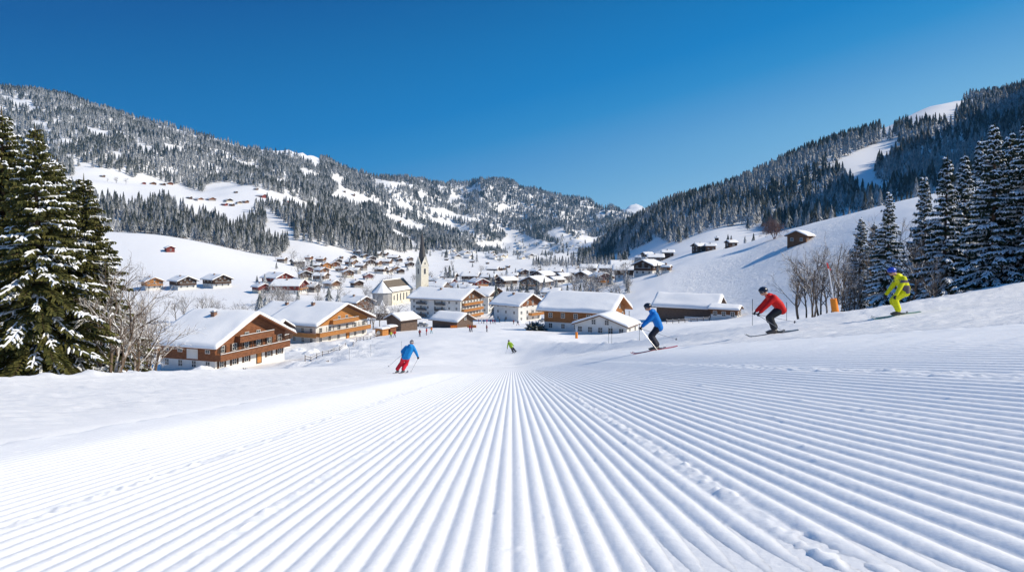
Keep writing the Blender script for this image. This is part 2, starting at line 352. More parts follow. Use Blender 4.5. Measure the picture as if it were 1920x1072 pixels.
Z+=grm*.0022*vnoise(GX*60,GY*60,57)*(1-sstep(3,8,GY))+.0018*fbm(GX*7,GY*4,2,58)*grm
sp=vnoise(GX*31,GY*31,59); Z+=.018*np.maximum(0,sp-.44)/.05*.5*(1-sstep(6,14,GY))*(vnoise(GX*2,GY*2,60)>.0)
Z+=.012*fbm(GX/1.9,GY/5,2,61)*sstep(-3.4,-4.4,GX)
Z-=.035*(1-in_strip(GX,GY))
# where the groomed strip is faded the skied snow shows its own small tracks
Z+=(1-grm)*(.020*fbm(GX/.6,GY/.28,3,62)+.018*np.maximum(0,fbm(GX/.4,GY/.18,3,63)))*sstep(3.0,5,np.abs(GX))
V=np.stack([GX,GY,Z],-1).reshape(-1,3)
tag(link('piste',np_mesh('piste',V,grid_quads(len(ys),ncol),M_GROOM)),kind='structure')
print('terrain',time.time()-T0)
HAZE=5.5e-5; EXPO=0.05
SKY=[(150,205,238),(122,186,228),(86,160,215),(40,142,206),(0,126,196),(0,104,170),(0,85,152)]
# ------------------------------------------------------------------ big spruces (trunk, crown of needle sprays, snow lying on the sprays)
def spruce_meshes(seed,H,RAD,snow=.6,bare=.1,droop=.35,dens=1.0,needle=None):
    rn=random.Random(seed); fo=MB(); sn=MB(); tr=MB()
    lean=(rn.uniform(-.02,.02),rn.uniform(-.02,.02))
    def axis(z): return Vector((lean[0]*z,lean[1]*z,z))
    tr.tube([axis(H*k/10-(.6 if k==0 else 0)) for k in range(11)],[H*.014*(1-k/10.3)+.02 for k in range(11)],8)
    z=H*bare; 
    while z<H*.985:
        h=(z-H*bare)/(H*(1-bare)); 
        rad=RAD*((1-h)**.85*.97+.03)*(.72+.28*min(1,h*6+.3))
        nb=max(5,int((9-3*h)*dens))
        a0=rn.uniform(0,6.28)
        for k in range(nb):
            az=a0+6.283*k/nb+rn.uniform(-.35,.35); Lb=rad*rn.uniform(.62,1.12)
            if rn.random()<.05: continue
            o=axis(z+rn.uniform(-.2,.2)); d=Vector((math.cos(az),math.sin(az),0)); sd=Vector((-d.y,d.x,0))
            up=.35*h+.05; dr=droop*(1.25-h)*rn.uniform(.7,1.3)
            def P(s): return o+d*(Lb*s)+Vector((0,0,Lb*(up*s-dr*s*s*1.4+dr*.45*s**4)))
            tr.tube([P(s) for s in (0,.35,.7,1)],[.035*(1-h*.6),.025*(1-h*.6),.015,.006],3,cap=False)
            n=max(3,int(Lb/.17*dens)); hassnow=rn.random()<snow+.12
            for q in range(n):
                s=.14+.86*(q+rn.random()*.6)/n; p=P(s)
                for side in (-1,1):
                    l=(.18+.34*Lb*(1-s*.75)*.55)*rn.uniform(.6,1.25); l=min(l,1.0)
                    dd=(d*rn.uniform(.35,.9)+sd*side*rn.uniform(.5,1.0)+Vector((0,0,rn.uniform(-.45,.05)))).normalized()
                    wv=dd.cross(Vector((0,0,1))).normalized()
                    wd=.055+.05*l
                    e=p+dd*l+Vector((0,0,-.16*l)); mdl=p+dd*l*.5+Vector((0,0,.03))
                    # flat spray and two hanging curtains of needles
                    fo.add([p-wv*wd*.5,p+wv*wd*.5,mdl+wv*wd,mdl-wv*wd,e],[(0,1,2,3),(3,2,4)])
                    hg=Vector((rn.uniform(-.05,.05),rn.uniform(-.05,.05),-rn.uniform(.10,.26)))
                    fo.add([p,mdl,mdl+hg,p+hg*.8+dd*.08],[(0,1,2,3)])
                    fo.add([mdl,e,e+hg*.35,mdl+hg*1.05+dd*.06],[(0,1,2,3)])
                    if hassnow and rn.random()<snow:
                        u=Vector((0,0,.018+.012*rn.random())); tt=Vector((0,0,.05+.05*rn.random())); ws=wd*rn.uniform(.55,1.0)
                        a=p+dd*l*.1; c=e-dd*l*.12
                        sn.add([a-wv*ws*.6+u,a+wv*ws*.6+u,mdl+wv*ws+u,mdl-wv*ws+u,c+wv*ws*.4+u,c-wv*ws*.4+u,a+u+tt*.8,mdl+u+tt,c+u+tt*.5],
                               [(0,1,6),(1,2,7,6),(0,6,7,3),(2,4,8,7),(3,7,8,5),(4,5,8)])
            if hassnow:   # a lumpy load along the branch
                m=5; pts=[P(.25+.75*i/(m-1))+Vector((0,0,.035)) for i in range(m)]
                sn.tube(pts,[(.05+.05*rn.random())*(1.15-.6*i/m)*(1-.4*h) for i in range(m)],5)
        z+=(.40-.16*h)/dens*(.85+.3*rn.random())
    # leader
    top=axis(H); fo.tube([axis(H*.97),top+Vector((0,0,.25))],[.05,.01],4)
    return tr,fo,sn
def big_spruce(name,seed,H,RAD,label,needle,**kw):
    tr,fo,sn=spruce_meshes(seed,H,RAD,**kw)
    root=empty(name,(0,0,0),label=label,cat='conifer')
    tr.build('trunk',M_BARK,root); fo.build('crown',needle,root); sn.build('snow_load',M_TREESNOW,root)
    return root
def put(o,px,t,rz=0,s=1,dz=0,label=None,group=None):
    X,Y,Z=at_px(px,t); o.location=(X,Y,Z+dz); o.rotation_euler=(0,0,rz); o.scale=(s,s,s) if not hasattr(s,'__len__') else s
    if label: o['label']=label
    if group: o['group']=group
    return o
def top_scale(px,t,ytop,H,dz=0):   # size that makes a tree of height H reach row ytop
    return (-(ytop-HY)/F*t-float(ground_z(px,t))-dz)/H
LEFT=[big_spruce('spruce_tree',s,15,4.0,'x',M_NEEDLE,snow=.35,droop=.42,bare=.12,dens=1.12) for s in (3,8,15)]
specs=[(0,8,37,207,'tallest green spruce with snowy boughs at the left edge of the piste'),
 (1,78,34,240,'broad green spruce with warm sunlit needles just right of the tallest left spruce'),
 (2,152,41,330,'lower green spruce with bare reddish trunk beside the leafless shrubs on the left'),
 (1,-70,36,215,'green spruce cut off by the left edge of the photo'),
 (2,30,45,268,'spruce standing in the gap behind the two tall left spruces'),
 (0,112,40,298,'dark spruce filling the gap between the broad and the lower left spruce'),
 (1,172,44,372,'low bushy spruce at the right end of the left group'),
 (0,128,48,350,'spruce half hidden behind the broad sunlit left spruce')]
seen=set()
for k,(v,px,t,yt,lab) in enumerate(specs):
    o=LEFT[v] if v not in seen else copy_tree(LEFT[v]); seen.add(v)
    s=top_scale(px,t,yt,15); put(o,px,t,rz=k*1.3,s=(s*1.06 if yt<300 else s*1.12,)*2+(s,),label=lab,group='spruces left of the piste')
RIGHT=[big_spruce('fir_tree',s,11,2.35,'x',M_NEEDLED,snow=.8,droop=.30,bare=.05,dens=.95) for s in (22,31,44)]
specs=[(0,1662,36,362,1.0,'snow laden young fir standing alone behind the yellow skier'),
 (1,1768,42,296,1.0,'pointed dark fir, left one of the tall group on the right'),
 (2,1808,46,290,.95,'slim dark fir between the pointed one and the tallest of the right group'),
 (0,1862,37,238,1.05,'tallest full dark fir of the group at the right of the piste'),
 (1,1928,36,214,1.15,'dark fir cut by the right edge of the photo'),
 (2,1840,50,262,1.0,'dark fir mostly hidden behind the tallest right fir'),
 (1,1900,48,250,1.1,'dark fir seen between the two tallest right firs'),
 (2,1734,52,330,.9,'dim fir in the back row behind the pointed right fir'),
 (0,1990,33,180,1.1,'fir just beyond the right edge of the photo'),
 (1,2080,34,150,1.1,'second fir beyond the right edge of the photo'),
 (2,2180,36,150,1.1,'third fir beyond the right edge of the photo'),
 (0,2290,40,60,1.1,'fourth fir beyond the right edge of the photo'),
 (1,2250,29,110,1.1,'fir beyond the right edge close to the piste rim'),(2,2380,31,60,1.1,'tall fir beyond the right edge close to the piste rim'),
 (0,2420,37,20,1.1,'tall fir beyond the right edge in the second row'),(1,2350,45,60,1.1,'tall fir beyond the right edge in the third row'),(2,2550,33,0,1.1,'outermost tall fir beyond the right edge'),(0,2560,42,0,1.1,'outermost tall fir of the second row'),(1,2180,52,120,1.1,'fir beyond the right edge in the back row')]
seen=set()
for k,(v,px,t,yt,wd,lab) in enumerate(specs):
    o=RIGHT[v] if v not in seen else copy_tree(RIGHT[v]); seen.add(v)
    s=top_scale(px,t,yt,11); put(o,px,t,rz=k*1.7,s=(s*wd,s*wd,s),label=lab,group='firs right of the piste')

# ------------------------------------------------------------------ leafless trees
def bare_tree_mesh(seed,H,spread=.5,levels=4,stems=1,n0=5,rad=.018,leanx=0,twist=.35):
    rn=random.Random(seed); tr=MB(); br=MB()
    def grow(p,d,l,r,lv):
        pts=[p]; q=p.copy(); dd=d.copy(); m=4 if lv>0 else 3
        for i in range(m):
            dd=(dd+Vector((rn.uniform(-1,1),rn.uniform(-1,1),rn.uniform(-.6,.9)))*twist*.45).normalized()
            q=q+dd*l/m; pts.append(q.copy())
        rr=[r*(1-.55*i/m) for i in range(m+1)]
        (tr if lv==levels else br).tube(pts,rr,6 if lv==levels else (4 if lv>1 else 3),cap=False)
        if lv==0: return
        n=n0 if lv==levels else rn.choice((3,4,5))
        for k in range(n):
            s=rn.uniform(.3,1) if lv<levels else .28+.72*(k+.5)/n
            i=min(m-1,int(s*m)); f=s*m-i; b=pts[i].lerp(pts[i+1],f)
            ax=(pts[i+1]-pts[i]).normalized(); o=ax.orthogonal().normalized(); o.rotate(Matrix.Rotation(rn.uniform(0,6.28),3,ax))
            nd=(ax*(1-spread*.4)+o*spread*rn.uniform(.7,1.3)).normalized()
            grow(b,nd,l*rn.uniform(.42,.68),max(r*.48,.008),lv-1)
    for s in range(stems):
        a=rn.uniform(0,6.28); off=Vector((math.cos(a)*.3,math.sin(a)*.3,0))*(stems>1)
        d=(Vector((0,0,1))+off*rn.uniform(.3,1.6)+Vector((leanx,0,0))).normalized()
        grow(off*.6+Vector((0,0,-.3)),d,H*.58*rn.uniform(.8,1.1),H*rad*rn.uniform(.7,1),levels)
    return tr,br
def bare_tree(name,seed,H,label,mat,cat='bare tree',**kw):
    tr,br=bare_tree_mesh(seed,H,**kw); root=empty(name,(0,0,0),label=label,cat=cat)
    tr.build('trunk',mat,root); br.build('crown',mat,root); return root
BT=[bare_tree('leafless_tree',51,9,'x',M_TWIG,stems=3,spread=.62,levels=4),
    bare_tree('leafless_tree',52,9,'x',M_TWIG,stems=1,spread=.55,levels=4,n0=9),
    bare_tree('leafless_tree',53,9,'x',M_TWIG,stems=2,spread=.7,levels=4,n0=7)]
specs=[(0,212,36,492,1.0,'snow dusted leafless tree right beside the left spruces'),
 (2,250,38,545,.95,'sprawling leafless shrub tree with snow on its boughs left of the brown chalet'),
 (0,285,46,560,1.0,'low leafless shrub at the rim of the piste in front of the left chalets'),
 (1,232,50,505,1.0,'thin leafless tree behind the sprawling shrub on the left'),
 (1,1512,52,452,.8,'leftmost slim leafless tree beside the orange padded pole'),
 (2,1538,50,440,.75,'leafless tree right behind the orange padded pole'),
 (1,1568,48,436,.8,'tall leafless tree between the orange pole and the firs'),
 (0,1590,55,470,.7,'bushy leafless tree left of the small frosted firs'),
 (1,1718,44,430,.85,'leafless tree with white boughs between the yellow skier and the firs'),
 (2,1700,50,410,.8,'leafless tree in the gap right of the lone young fir'),
 (0,1752,40,470,.7,'leafless shrub at the foot of the pointed right fir'),
 (1,1640,46,450,.7,'leafless tree left of the lone young fir'),
 (2,1498,60,470,.9,'small leafless tree at the left end of the row by the orange padded pole'),(0,1524,46,455,.8,'many stemmed leafless tree just left of the orange padded pole'),(2,1552,56,462,.9,'leafless tree in the second row behind the orange padded pole'),
 (1,1580,44,480,.8,'slender leafless tree right of the orange padded pole'),(0,1604,50,455,.8,'leafless tree between the orange padded pole and the frosted firs'),(1,1690,58,380,.9,'tall leafless tree behind the lone young fir'),(2,1735,47,400,.9,'tall leafless tree with snowy twigs left of the pointed dark fir'),(2,262,44,520,.8,'leafless tree in the middle of the shrubs left of the big chalet'),(0,190,40,470,.9,'leafless tree tangled with the boughs of the left spruces')]
seen=set()
for k,(v,px,t,yt,wd,lab) in enumerate(specs):
    o=BT[v] if v not in seen else copy_tree(BT[v]); seen.add(v)
    s=top_scale(px,t,yt,9); put(o,px,t,rz=k*1.9,s=(s*wd,s*wd,s),label=lab,group='leafless trees near the piste')
BS=[bare_tree('frosted_tree',61,9,'x',M_FROST,stems=1,spread=.7,levels=4,n0=9,rad=.022),
    bare_tree('frosted_tree',62,9,'x',M_FROST,stems=2,spread=.55,levels=4,n0=7,rad=.022)]
BR=bare_tree('round_tree',63,13,'wide round leafless tree with reddish twigs on the crest left of the hay hut',noisy('red_twig',(.20,.12,.10),(.32,.21,.18),2,.9,.1),stems=5,spread=.95,levels=5,n0=11,rad=.02)
put(BR,1452,330,s=top_scale(1452,330,408,12.2))
BR.scale=(BR.scale[0]*1.05,BR.scale[0]*1.05,BR.scale[2])
specs=[(0,330,300,548,'first leafless tree of the row in the field behind the big brown chalet'),
 (1,345,305,552,'second leafless tree of the row in the field behind the big brown chalet'),
 (0,376,300,545,'tallest leafless tree in the middle of the field row'),
 (1,390,310,553,'leafless tree just right of the tallest one in the field row'),
 (0,407,305,552,'last leafless tree at the right end of the field row'),
 (1,448,300,566,'small lone leafless tree right of the field row'),
 (0,462,310,562,'small leafless tree left of the two dark spruces'),
 (0,202,1250,333,'left tree of three lone leafless trees on the upper meadow'),
 (1,218,1250,331,'middle tree of three lone leafless trees on the upper meadow'),
 (0,236,1250,332,'right tree of three lone leafless trees on the upper meadow'),
 (1,692,250,552,'large frosted tree before the church apse'),
 (0,712,255,556,'frosted tree left of the chapel tent roof'),
 (1,728,240,566,'frosted tree above the small timber hut'),
 (0,748,250,560,'frosted tree under the nave windows'),
 (1,700,235,575,'broad frosted shrub between the orange balcony house and the church'),
 (0,762,245,572,'frosted shrub at the right below the nave'),
 (1,1240,330,500,'leafless tree at the right end of the dark hillside chalet'),
 (0,560,560,478,'leafless tree left of the dark barn at the village edge'),
 (1,573,560,480,'leafless tree behind the yellow chalet'),
 (0,516,700,470,'pale leafless tree at the end of the forest band'),
 (1,548,720,468,'pale leafless tree on the crest next to the forest band'),
 (0,633,400,525,'thin leafless tree left of the balcony house near the church'),
 (1,1112,300,520,'frosted tree left of the crimson gabled house'),
 (0,1098,310,528,'frosted tree in front of the long white house'),
 (1,1135,260,548,'frosted shrub below the crimson gabled house'),
 (0,1175,420,488,'frosted tree behind the big snow covered roof'),
 (1,1190,430,484,'frosted tree beside the small hillside barns'),
 (0,1092,500,492,'frosted tree at the far right edge of the valley field')]
seen=set()
for k,(v,px,t,yt,lab) in enumerate(specs):
    o=BS[v] if v not in seen else copy_tree(BS[v]); seen.add(v)
    s=max(.3,top_scale(px,t,yt,9)); put(o,px,t,rz=k*1.9,s=s,label=lab,group='leafless trees in the valley')

# garden trees all through the village
rg2=random.Random(41)
for k in range(150):
    px=rg2.uniform(470,1180); py=rg2.uniform(498,574) if px>560 else rg2.uniform(530,600)
    if 905<px<1000 and py<515: continue
    t=on_ground(px,py,tmin=235); h=rg2.uniform(5.5,10.5); o=copy_tree(BS[k%2]); s=h/9
    put(o,px,t,rz=k*1.9,s=(s*1.15,s*1.15,s),label='frosted leafless garden tree among the houses of the village',group='garden trees in the village')
# ------------------------------------------------------------------ forest conifers
def conifer_mesh(name,seed,mat,tiers=9,spikes=13,H=1.0,Rr=.2):
    rn=random.Random(seed); mb=MB()
    mb.tube([(0,0,-.04),(0,0,.5)],[.016,.008],5,mi=1)
    for k in range(tiers):
        f=k/tiers; z0=.09+.86*f; r=Rr*((1-f)**.9+.05); th=1.9*.86/tiers+.04
        n=max(5,int(spikes*(1-.45*f))); a0=rn.random()*6; vs=[(rn.uniform(-.01,.01),rn.uniform(-.01,.01),min(1,z0+th))]; fs=[]
        for i in range(n):
            a=a0+6.283*i/n+rn.uniform(-.12,.12); rr=r*rn.uniform(.68,1.22); dz=-rn.uniform(0,.045)
            am=a+3.14159/n; rm=r*rn.uniform(.35,.6)
            vs.append((rr*math.cos(a),rr*math.sin(a),z0+dz)); vs.append((rm*math.cos(am),rm*math.sin(am),z0+th*.38+rn.uniform(-.01,.01)))
        m=2*n
        for i in range(m): fs.append((0,1+i,1+(i+1)%m))
        mb.add(vs,fs)
    return mb.mesh(name,[mat,M_BARK])
FC=[conifer_mesh('spruce',70+i,m_,tiers=11 if i<3 else 9) for i,m_ in enumerate((M_FAR,M_FARW,M_FAR,M_FARD,M_FARD,M_FARW))]
FARC=[conifer_mesh('distant_spruce',90+i,m_,tiers=5,spikes=7,Rr=.24) for i,m_ in enumerate((M_FAR,M_FARW,M_FARW,M_FARD))]
def spruce_one(px,t,h,v,label,group,w=1.0,name='spruce_tree'):
    o=link(name,FC[v]); X,Y,Z=at_px(px,t); o.location=(X,Y,Z-.2); o.scale=(h*w,h*w,h); o.rotation_euler=(0,0,px*7.7%6.28)
    return tag(o,label,'conifer',group)
for k,(px,t,yt,lab) in enumerate([(1610,60,411,'taller one of the two small frosted firs right of the leafless trees'),(1637,62,420,'shorter one of the two small frosted firs right of the leafless trees')]):
    o=copy_tree(RIGHT[k]); s=top_scale(px,t,yt,11); put(o,px,t,rz=k*2.7+.4,s=(s*1.15,s*1.15,s),label=lab,group='firs right of the piste')
for px,t,yt,v,lab in [(487,290,548,0,'left one of the two dark spruces behind the brown chalet'),(498,292,552,1,'right one of the two dark spruces behind the brown chalet'),
  (616,320,537,0,'dark spruce right behind the orange balcony house'),(634,315,546,1,'bushy spruce beside the balcony house near the church'),
  (836,560,498,1,'left spruce of the trio beyond the church tower'),(843,560,496,0,'middle spruce of the trio beyond the church tower'),(851,560,504,1,'right spruce of the trio beyond the church tower'),
  (1233,330,492,0,'single slim spruce right of the dark hillside chalet'),(1365,560,438,3,'left one of the two spruces on the blue shaded slope'),(1371,560,440,3,'right one of the two spruces on the blue shaded slope'),
  (1397,560,441,1,'round frosted spruce on the blue shaded slope'),(1413,540,436,3,'small spruce close to the forest on the shaded slope'),(1302,640,453,3,'small lone spruce low on the shaded slope'),
 
  (584,640,486,4,'dark round spruce above the orange chalet of the hamlet'),(918,520,512,0,'spruce in the row behind the centre of the village'),(926,520,514,1,'second spruce in the row behind the centre of the village'),
  (930,300,530,0,'dark spruce by the stone chimney in the village centre'),(988,380,528,4,'low dark spruce before the broad barn roof'),(938,310,548,1,'snowy spruce left of the white house in the centre')]:
    s=top_scale(px,t,yt,1.0); spruce_one(px,t,max(1.5,s),v,lab,'single spruces',w=1.7 if 480<px<640 else 1.2)
for k in range(40):
    px=rg2.uniform(470,1180); py=rg2.uniform(500,572); t=on_ground(px,py,tmin=235)
    if 905<px<1000 and py<515: continue
    spruce_one(px,t,rg2.uniform(5,11),k%3,'snowy little spruce among the houses of the village','garden spruces in the village',w=1.35)

def inpoly(px,py,poly):
    px=np.asarray(px,float); py=np.asarray(py,float); c=np.zeros(px.shape,bool); n=len(poly)
    for i in range(n):
        x1,y1=poly[i]; x2,y2=poly[(i+1)%n]
        with np.errstate(divide='ignore',invalid='ignore'):
            k=((y1>py)!=(y2>py))&(px<(x2-x1)*(py-y1)/((y2-y1) if y2!=y1 else 1e-9)+x1)
        c^=k
    return c
# clearings and meadows between the woods (rows and columns of the view, laid on the ground they show)
CLEAR=[[(0,176),(24,186),(64,200),(60,203),(0,188)],[(20,186),(56,190),(72,208),(30,200)],[(150,236),(200,246),(214,262),(176,258)],[(60,226),(92,232),(86,244),(58,238)],[(300,268),(340,276),(352,290),(316,284)],[(430,296),(470,306),(488,322),(450,316)],[(210,284),(236,290),(230,300),(206,296)],[(560,316),(590,324),(600,336),(570,332)],[(620,330),(650,340),(640,350),(618,342)],[(0,230),(30,236),(40,250),(8,246)],[(96,224),(118,234),(114,240),(96,230)],[(112,258),(140,264),(136,276),(116,272)],[(166,246),(186,252),(180,258)],
 [(246,264),(262,266),(296,286),(284,288),(256,280)],[(374,300),(400,308),(420,318),(408,320),(380,306)],[(326,240),(342,242),(340,248)],
 [(134,312),(201,317),(252,333),(274,331),(308,342),(336,350),(378,362),(392,345),(428,343),(480,353),(525,363),(560,374),(600,388),(598,397),(560,394),(520,386),(500,382),(478,392),(470,400),(452,418),(429,414),(400,402),(378,400),(352,390),(330,380),(280,382),(224,380),(157,358)],
 [(556,462),(545,425),(500,392),(494,388),(500,440),(510,462)],
 [(602,340),(615,346),(640,350),(680,368),(730,386),(700,388),(668,386),(640,380),(612,376),(634,356)],
 [(510,338),(540,334),(535,346),(520,346)],[(700,338),(740,342),(778,346),(770,355),(740,352),(708,346)],
 [(703,403),(730,403),(770,414),(800,428),(790,436),(750,432),(720,412)],[(730,375),(760,380),(778,392),(768,398),(740,386)],
 [(735,428),(760,440),(790,462),(782,470),(756,462),(738,448)],
 [(810,392),(835,394),(868,404),(915,418),(888,421),(850,408),(815,402)],[(804,410),(840,412),(870,424),(895,443),(870,440),(820,424)],
 [(928,423),(960,432),(990,444),(1020,452),(1060,466),(1100,474),(1040,480),(960,478),(930,466),(900,470),(880,460),(905,452),(935,455),(950,440)],
 [(1022,440),(1045,426),(1062,436),(1082,448),(1118,458),(1098,474),(1070,468),(1048,455),(1030,450)],[(1030,404),(1060,414),(1085,420),(1080,426),(1050,416)],[(1085,386),(1110,390),(1120,398),(1095,392)],
 [(1065,428),(1090,436),(1116,452),(1108,458),(1084,446)],[(940,382),(955,386),(948,398),(930,405),(936,392)],
 [(868,354),(900,351),(905,362),(880,364)],[(846,362),(870,370),(880,380),(862,378),(850,382),(835,386),(842,374)],[(780,358),(800,362),(812,372),(790,374)]]
# the piste and the open summit on the shaded right mountain
CLEARR=[[(1640,251),(1700,222),(1745,198),(1800,188),(1840,190),(1800,208),(1790,228),(1750,232),(1720,240),(1690,236),(1672,252)],
 [(1536,320),(1575,300),(1610,282),(1660,264),(1688,272),(1692,284),(1670,296),(1650,300),(1640,318),(1642,336),(1668,348),(1664,364),(1640,372),(1620,362),(1600,356),(1590,336),(1572,322)],
 [(1262,418),(1290,404),(1308,400),(1306,408),(1282,418)],[(1488,366),(1500,366),(1500,373),(1484,372)],[(1366,354),(1380,352),(1378,358)]]
BELOW=[(0,330),(157,356),(224,378),(330,382),(429,412),(470,392)]
def forest_points(t0,t1,px0,px1,region,spacing,clear,frac=1.0,seed=0,minclear=None):
    rg=np.random.default_rng(seed)
    # even-ish random scatter on the ground: count by area of each ground cell
    pts=[]
    js=np.where((TT>t0)&(TT<t1))[0]
    for j in js[:-1]:
        t=TT[j]; dt=TT[j+1]-t; wdt=(px1-px0)/F*t
        n=wdt*dt/(spacing*spacing)*frac; n=int(n)+(rg.random()<n%1)
        if n: 
            p=px0+(px1-px0)*rg.random(n); tt=t+dt*rg.random(n); pts.append(np.stack([p,tt],1))
    P=np.concatenate(pts); z=ground_z(P[:,0],P[:,1]); py=HY-F*z/P[:,1]
    ok=region(P[:,0],P[:,1],py)
    jx=fbm(P[:,0]/14,py/9,2,71)*5; jy=fbm(P[:,0]/14,py/9,2,72)*3
    for c in clear: ok&=~inpoly(P[:,0]+jx,py+jy,c)
    return P[ok],py[ok]
protos={}
def forest(name,pts,h,hv,meshes,label_none=None,wts=None,seed=0,shrink=None):
    """one uncountable wood: points on the ground carrying instances through geometry nodes"""
    rg=np.random.default_rng(seed); n=len(pts)
    t=pts[:,1]; X=(pts[:,0]-CX)/F*t; Z=ground_z(pts[:,0],t)
    me=bpy.data.meshes.new(name); me.vertices.add(n); me.vertices.foreach_set('co',np.stack([X,t,Z-.3],1).astype(np.float32).ravel())
    hh=h*(1+hv*(rg.random(n)*2-1))
    if shrink is not None: hh=hh*shrink
    a=me.attributes.new('hgt','FLOAT','POINT'); a.data.foreach_set('value',hh.astype(np.float32))
    a=me.attributes.new('rot','FLOAT','POINT'); a.data.foreach_set('value',(rg.random(n)*6.28).astype(np.float32))
    cl=fbm(X/70,t/70,2,seed)+.35*(rg.random(n)-.5)
    q=np.argsort(np.argsort(cl))/n; pick=np.searchsorted(np.cumsum(wts or [1/len(meshes)]*len(meshes)),q*.9999)
    a=me.attributes.new('pick','INT','POINT'); a.data.foreach_set('value',pick.astype(np.int32))
    o=link(name,me); tag(o,kind='stuff')
    ng=bpy.data.node_groups.new(name,'GeometryNodeTree')
    ng.interface.new_socket('Geometry',in_out='INPUT',socket_type='NodeSocketGeometry'); ng.interface.new_socket('Geometry',in_out='OUTPUT',socket_type='NodeSocketGeometry')
    gi=ng.nodes.new('NodeGroupInput'); go=ng.nodes.new('NodeGroupOutput'); iop=ng.nodes.new('GeometryNodeInstanceOnPoints')
    jn=ng.nodes.new('GeometryNodeGeometryToInstance')
    for m_ in reversed(meshes):
        if m_ not in protos:
            protos[m_]=bpy.data.objects.new(m_.name+'_shape',m_)
        oi=ng.nodes.new('GeometryNodeObjectInfo'); oi.inputs['Object'].default_value=protos[m_]; oi.inputs['As Instance'].default_value=False
        gi1=ng.nodes.new('GeometryNodeGeometryToInstance'); ng.links.new(oi.outputs['Geometry'],gi1.inputs[0])
        if m_ is meshes[-1]: jj=ng.nodes.new('GeometryNodeJoinGeometry')
        ng.links.new(gi1.outputs[0],jj.inputs[0])
    def attr(nm,ty):
        a=ng.nodes.new('GeometryNodeInputNamedAttribute'); a.data_type=ty; a.inputs['Name'].default_value=nm; return a.outputs['Attribute']
    cx=ng.nodes.new('ShaderNodeCombineXYZ'); ng.links.new(attr('rot','FLOAT'),cx.inputs[2])
    ng.links.new(gi.outputs[0],iop.inputs['Points']); ng.links.new(jj.outputs[0],iop.inputs['Instance'])
    iop.inputs['Pick Instance'].default_value=True; ng.links.new(attr('pick','INT'),iop.inputs['Instance Index'])
    ng.links.new(cx.outputs[0],iop.inputs['Rotation']); ng.links.new(attr('hgt','FLOAT'),iop.inputs['Scale'])
    ng.links.new(iop.outputs[0],go.inputs[0])
    md=o.modifiers.new('scatter','NODES'); md.node_group=ng
    print(name,n); return o
ipx=lambda xs,ys:(lambda p:np.interp(p,xs,ys))
# nearer woods on the left slope, above the field with the lone barn
lowtop=ipx([120,150,180,240,280,300,330,352,380,430,440,460,500,545,600,640,680,700,740,790,830,870,900],
           [350,362,372,388,384,380,388,402,410,424,440,420,398,404,412,414,418,420,440,450,462,474,476])
lowbot=ipx([120,180,240,300,360,420,480,520,560,600,640,700,760,820,900],
           [440,434,437,441,450,463,478,484,452,458,470,488,478,480,488])
P1,y1=forest_points(740,1240,110,720,lambda p,t,y:(y>lowtop(p))&(y<lowbot(p)),9.0,CLEAR,seed=1)
ordr=np.argsort(P1[:,1]); near=ordr[:235]; rest=ordr[235:]
rr=random.Random(5)
for q,i in enumerate(near):
    p=float(P1[i,0]); t=float(P1[i,1])
    grp='spruces of the wood above the lone barn field' 
    spruce_one(p,t,rr.uniform(15,25),rr.choice((0,0,1,2,3,5)),'snow dusted spruce in the front rows of the wood above the lone barn field',grp,w=1.05)
forest('forest',P1[rest],20,.3,FC[:4]+[FC[5]],wts=[.3,.25,.15,.15,.15],seed=3)
P2,y2=forest_points(1150,2550,-60,760,lambda p,t,y:((t>1380)|(y<lowbot(p)))&(y<np.interp(p,[0,134,600,760],[330,330,500,500]))|(t>1420),11.5,CLEAR,seed=2)
forest('forest',P2,19,.3,FARC,wts=[.3,.3,.25,.15],seed=4)
P3,y3=forest_points(1100,4300,600,1235,lambda p,t,y:((p<1085)|(t>2900))&(y<np.interp(p,[600,700,760,850,900,1000,1100],[460,488,478,481,484,474,474]))&((t>2300)|(y<470)),11.5,CLEAR,seed=6,frac=.85)
forest('forest',P3,24,.3,FARC,wts=[.25,.25,.3,.2],seed=7)
redge=ipx([1085,1100,1180,1237,1258,1278,1328,1397,1400,1426,1440,1500,1560,1620,1680,1740,1920,2100],
          [492,490,472,448,457,456,430,421,435,415,440,428,408,392,374,362,330,300])
P4,y4=forest_points(620,2000,1085,2250,lambda p,t,y:(y<redge(p))&(t>np.interp(p,[1085,1300,1450,1700],[900,680,600,500])),10.0,CLEARR,seed=8)
# open summit: keep the skyline bare between 1650 and 1790
k=~((P4[:,0]>1650)&(P4[:,0]<1792)&(y4<np.interp(P4[:,0],[1650,1680,1740,1792],[262,240,215,205])))
P4=P4[k]
forest('forest',P4,19,.3,[FARC[3],FARC[0],FARC[1]],wts=[.2,.3,.5],seed=9)
# tree strip on the near crest at the right and hedge of pale trees under the right mountain
P5,y5=forest_points(300,560,1500,2300,lambda p,t,y:(t>np.interp(p,[1500,1737,1920,2300],[400,330,300,300]))&(t<np.interp(p,[1500,1737,1920,2300],[480,400,380,380])),8.5,[],seed=10,frac=.8)
forest('forest',P5,13,.4,[FC[1],FC[0],FC[3]],wts=[.3,.35,.35],seed=12)
# scattered trees and far hamlets' gardens on the valley floor
P6,y6=forest_points(1150,3400,690,1100,lambda p,t,y:(y>440)&(fbm(p/16,y/5,2,81)>.12),24,[],seed=13,frac=.55)
forest('copse',P6,13,.4,[FARC[1],FARC[0]],seed=14)
P7,y7=forest_points(640,1150,1000,1180,lambda p,t,y:(y>476)&(y<500)&(p>990),13,[],seed=15)
forest('copse',P7,12,.4,[FC[1],FC[3]],seed=16)
print('trees',time.time()-T0)
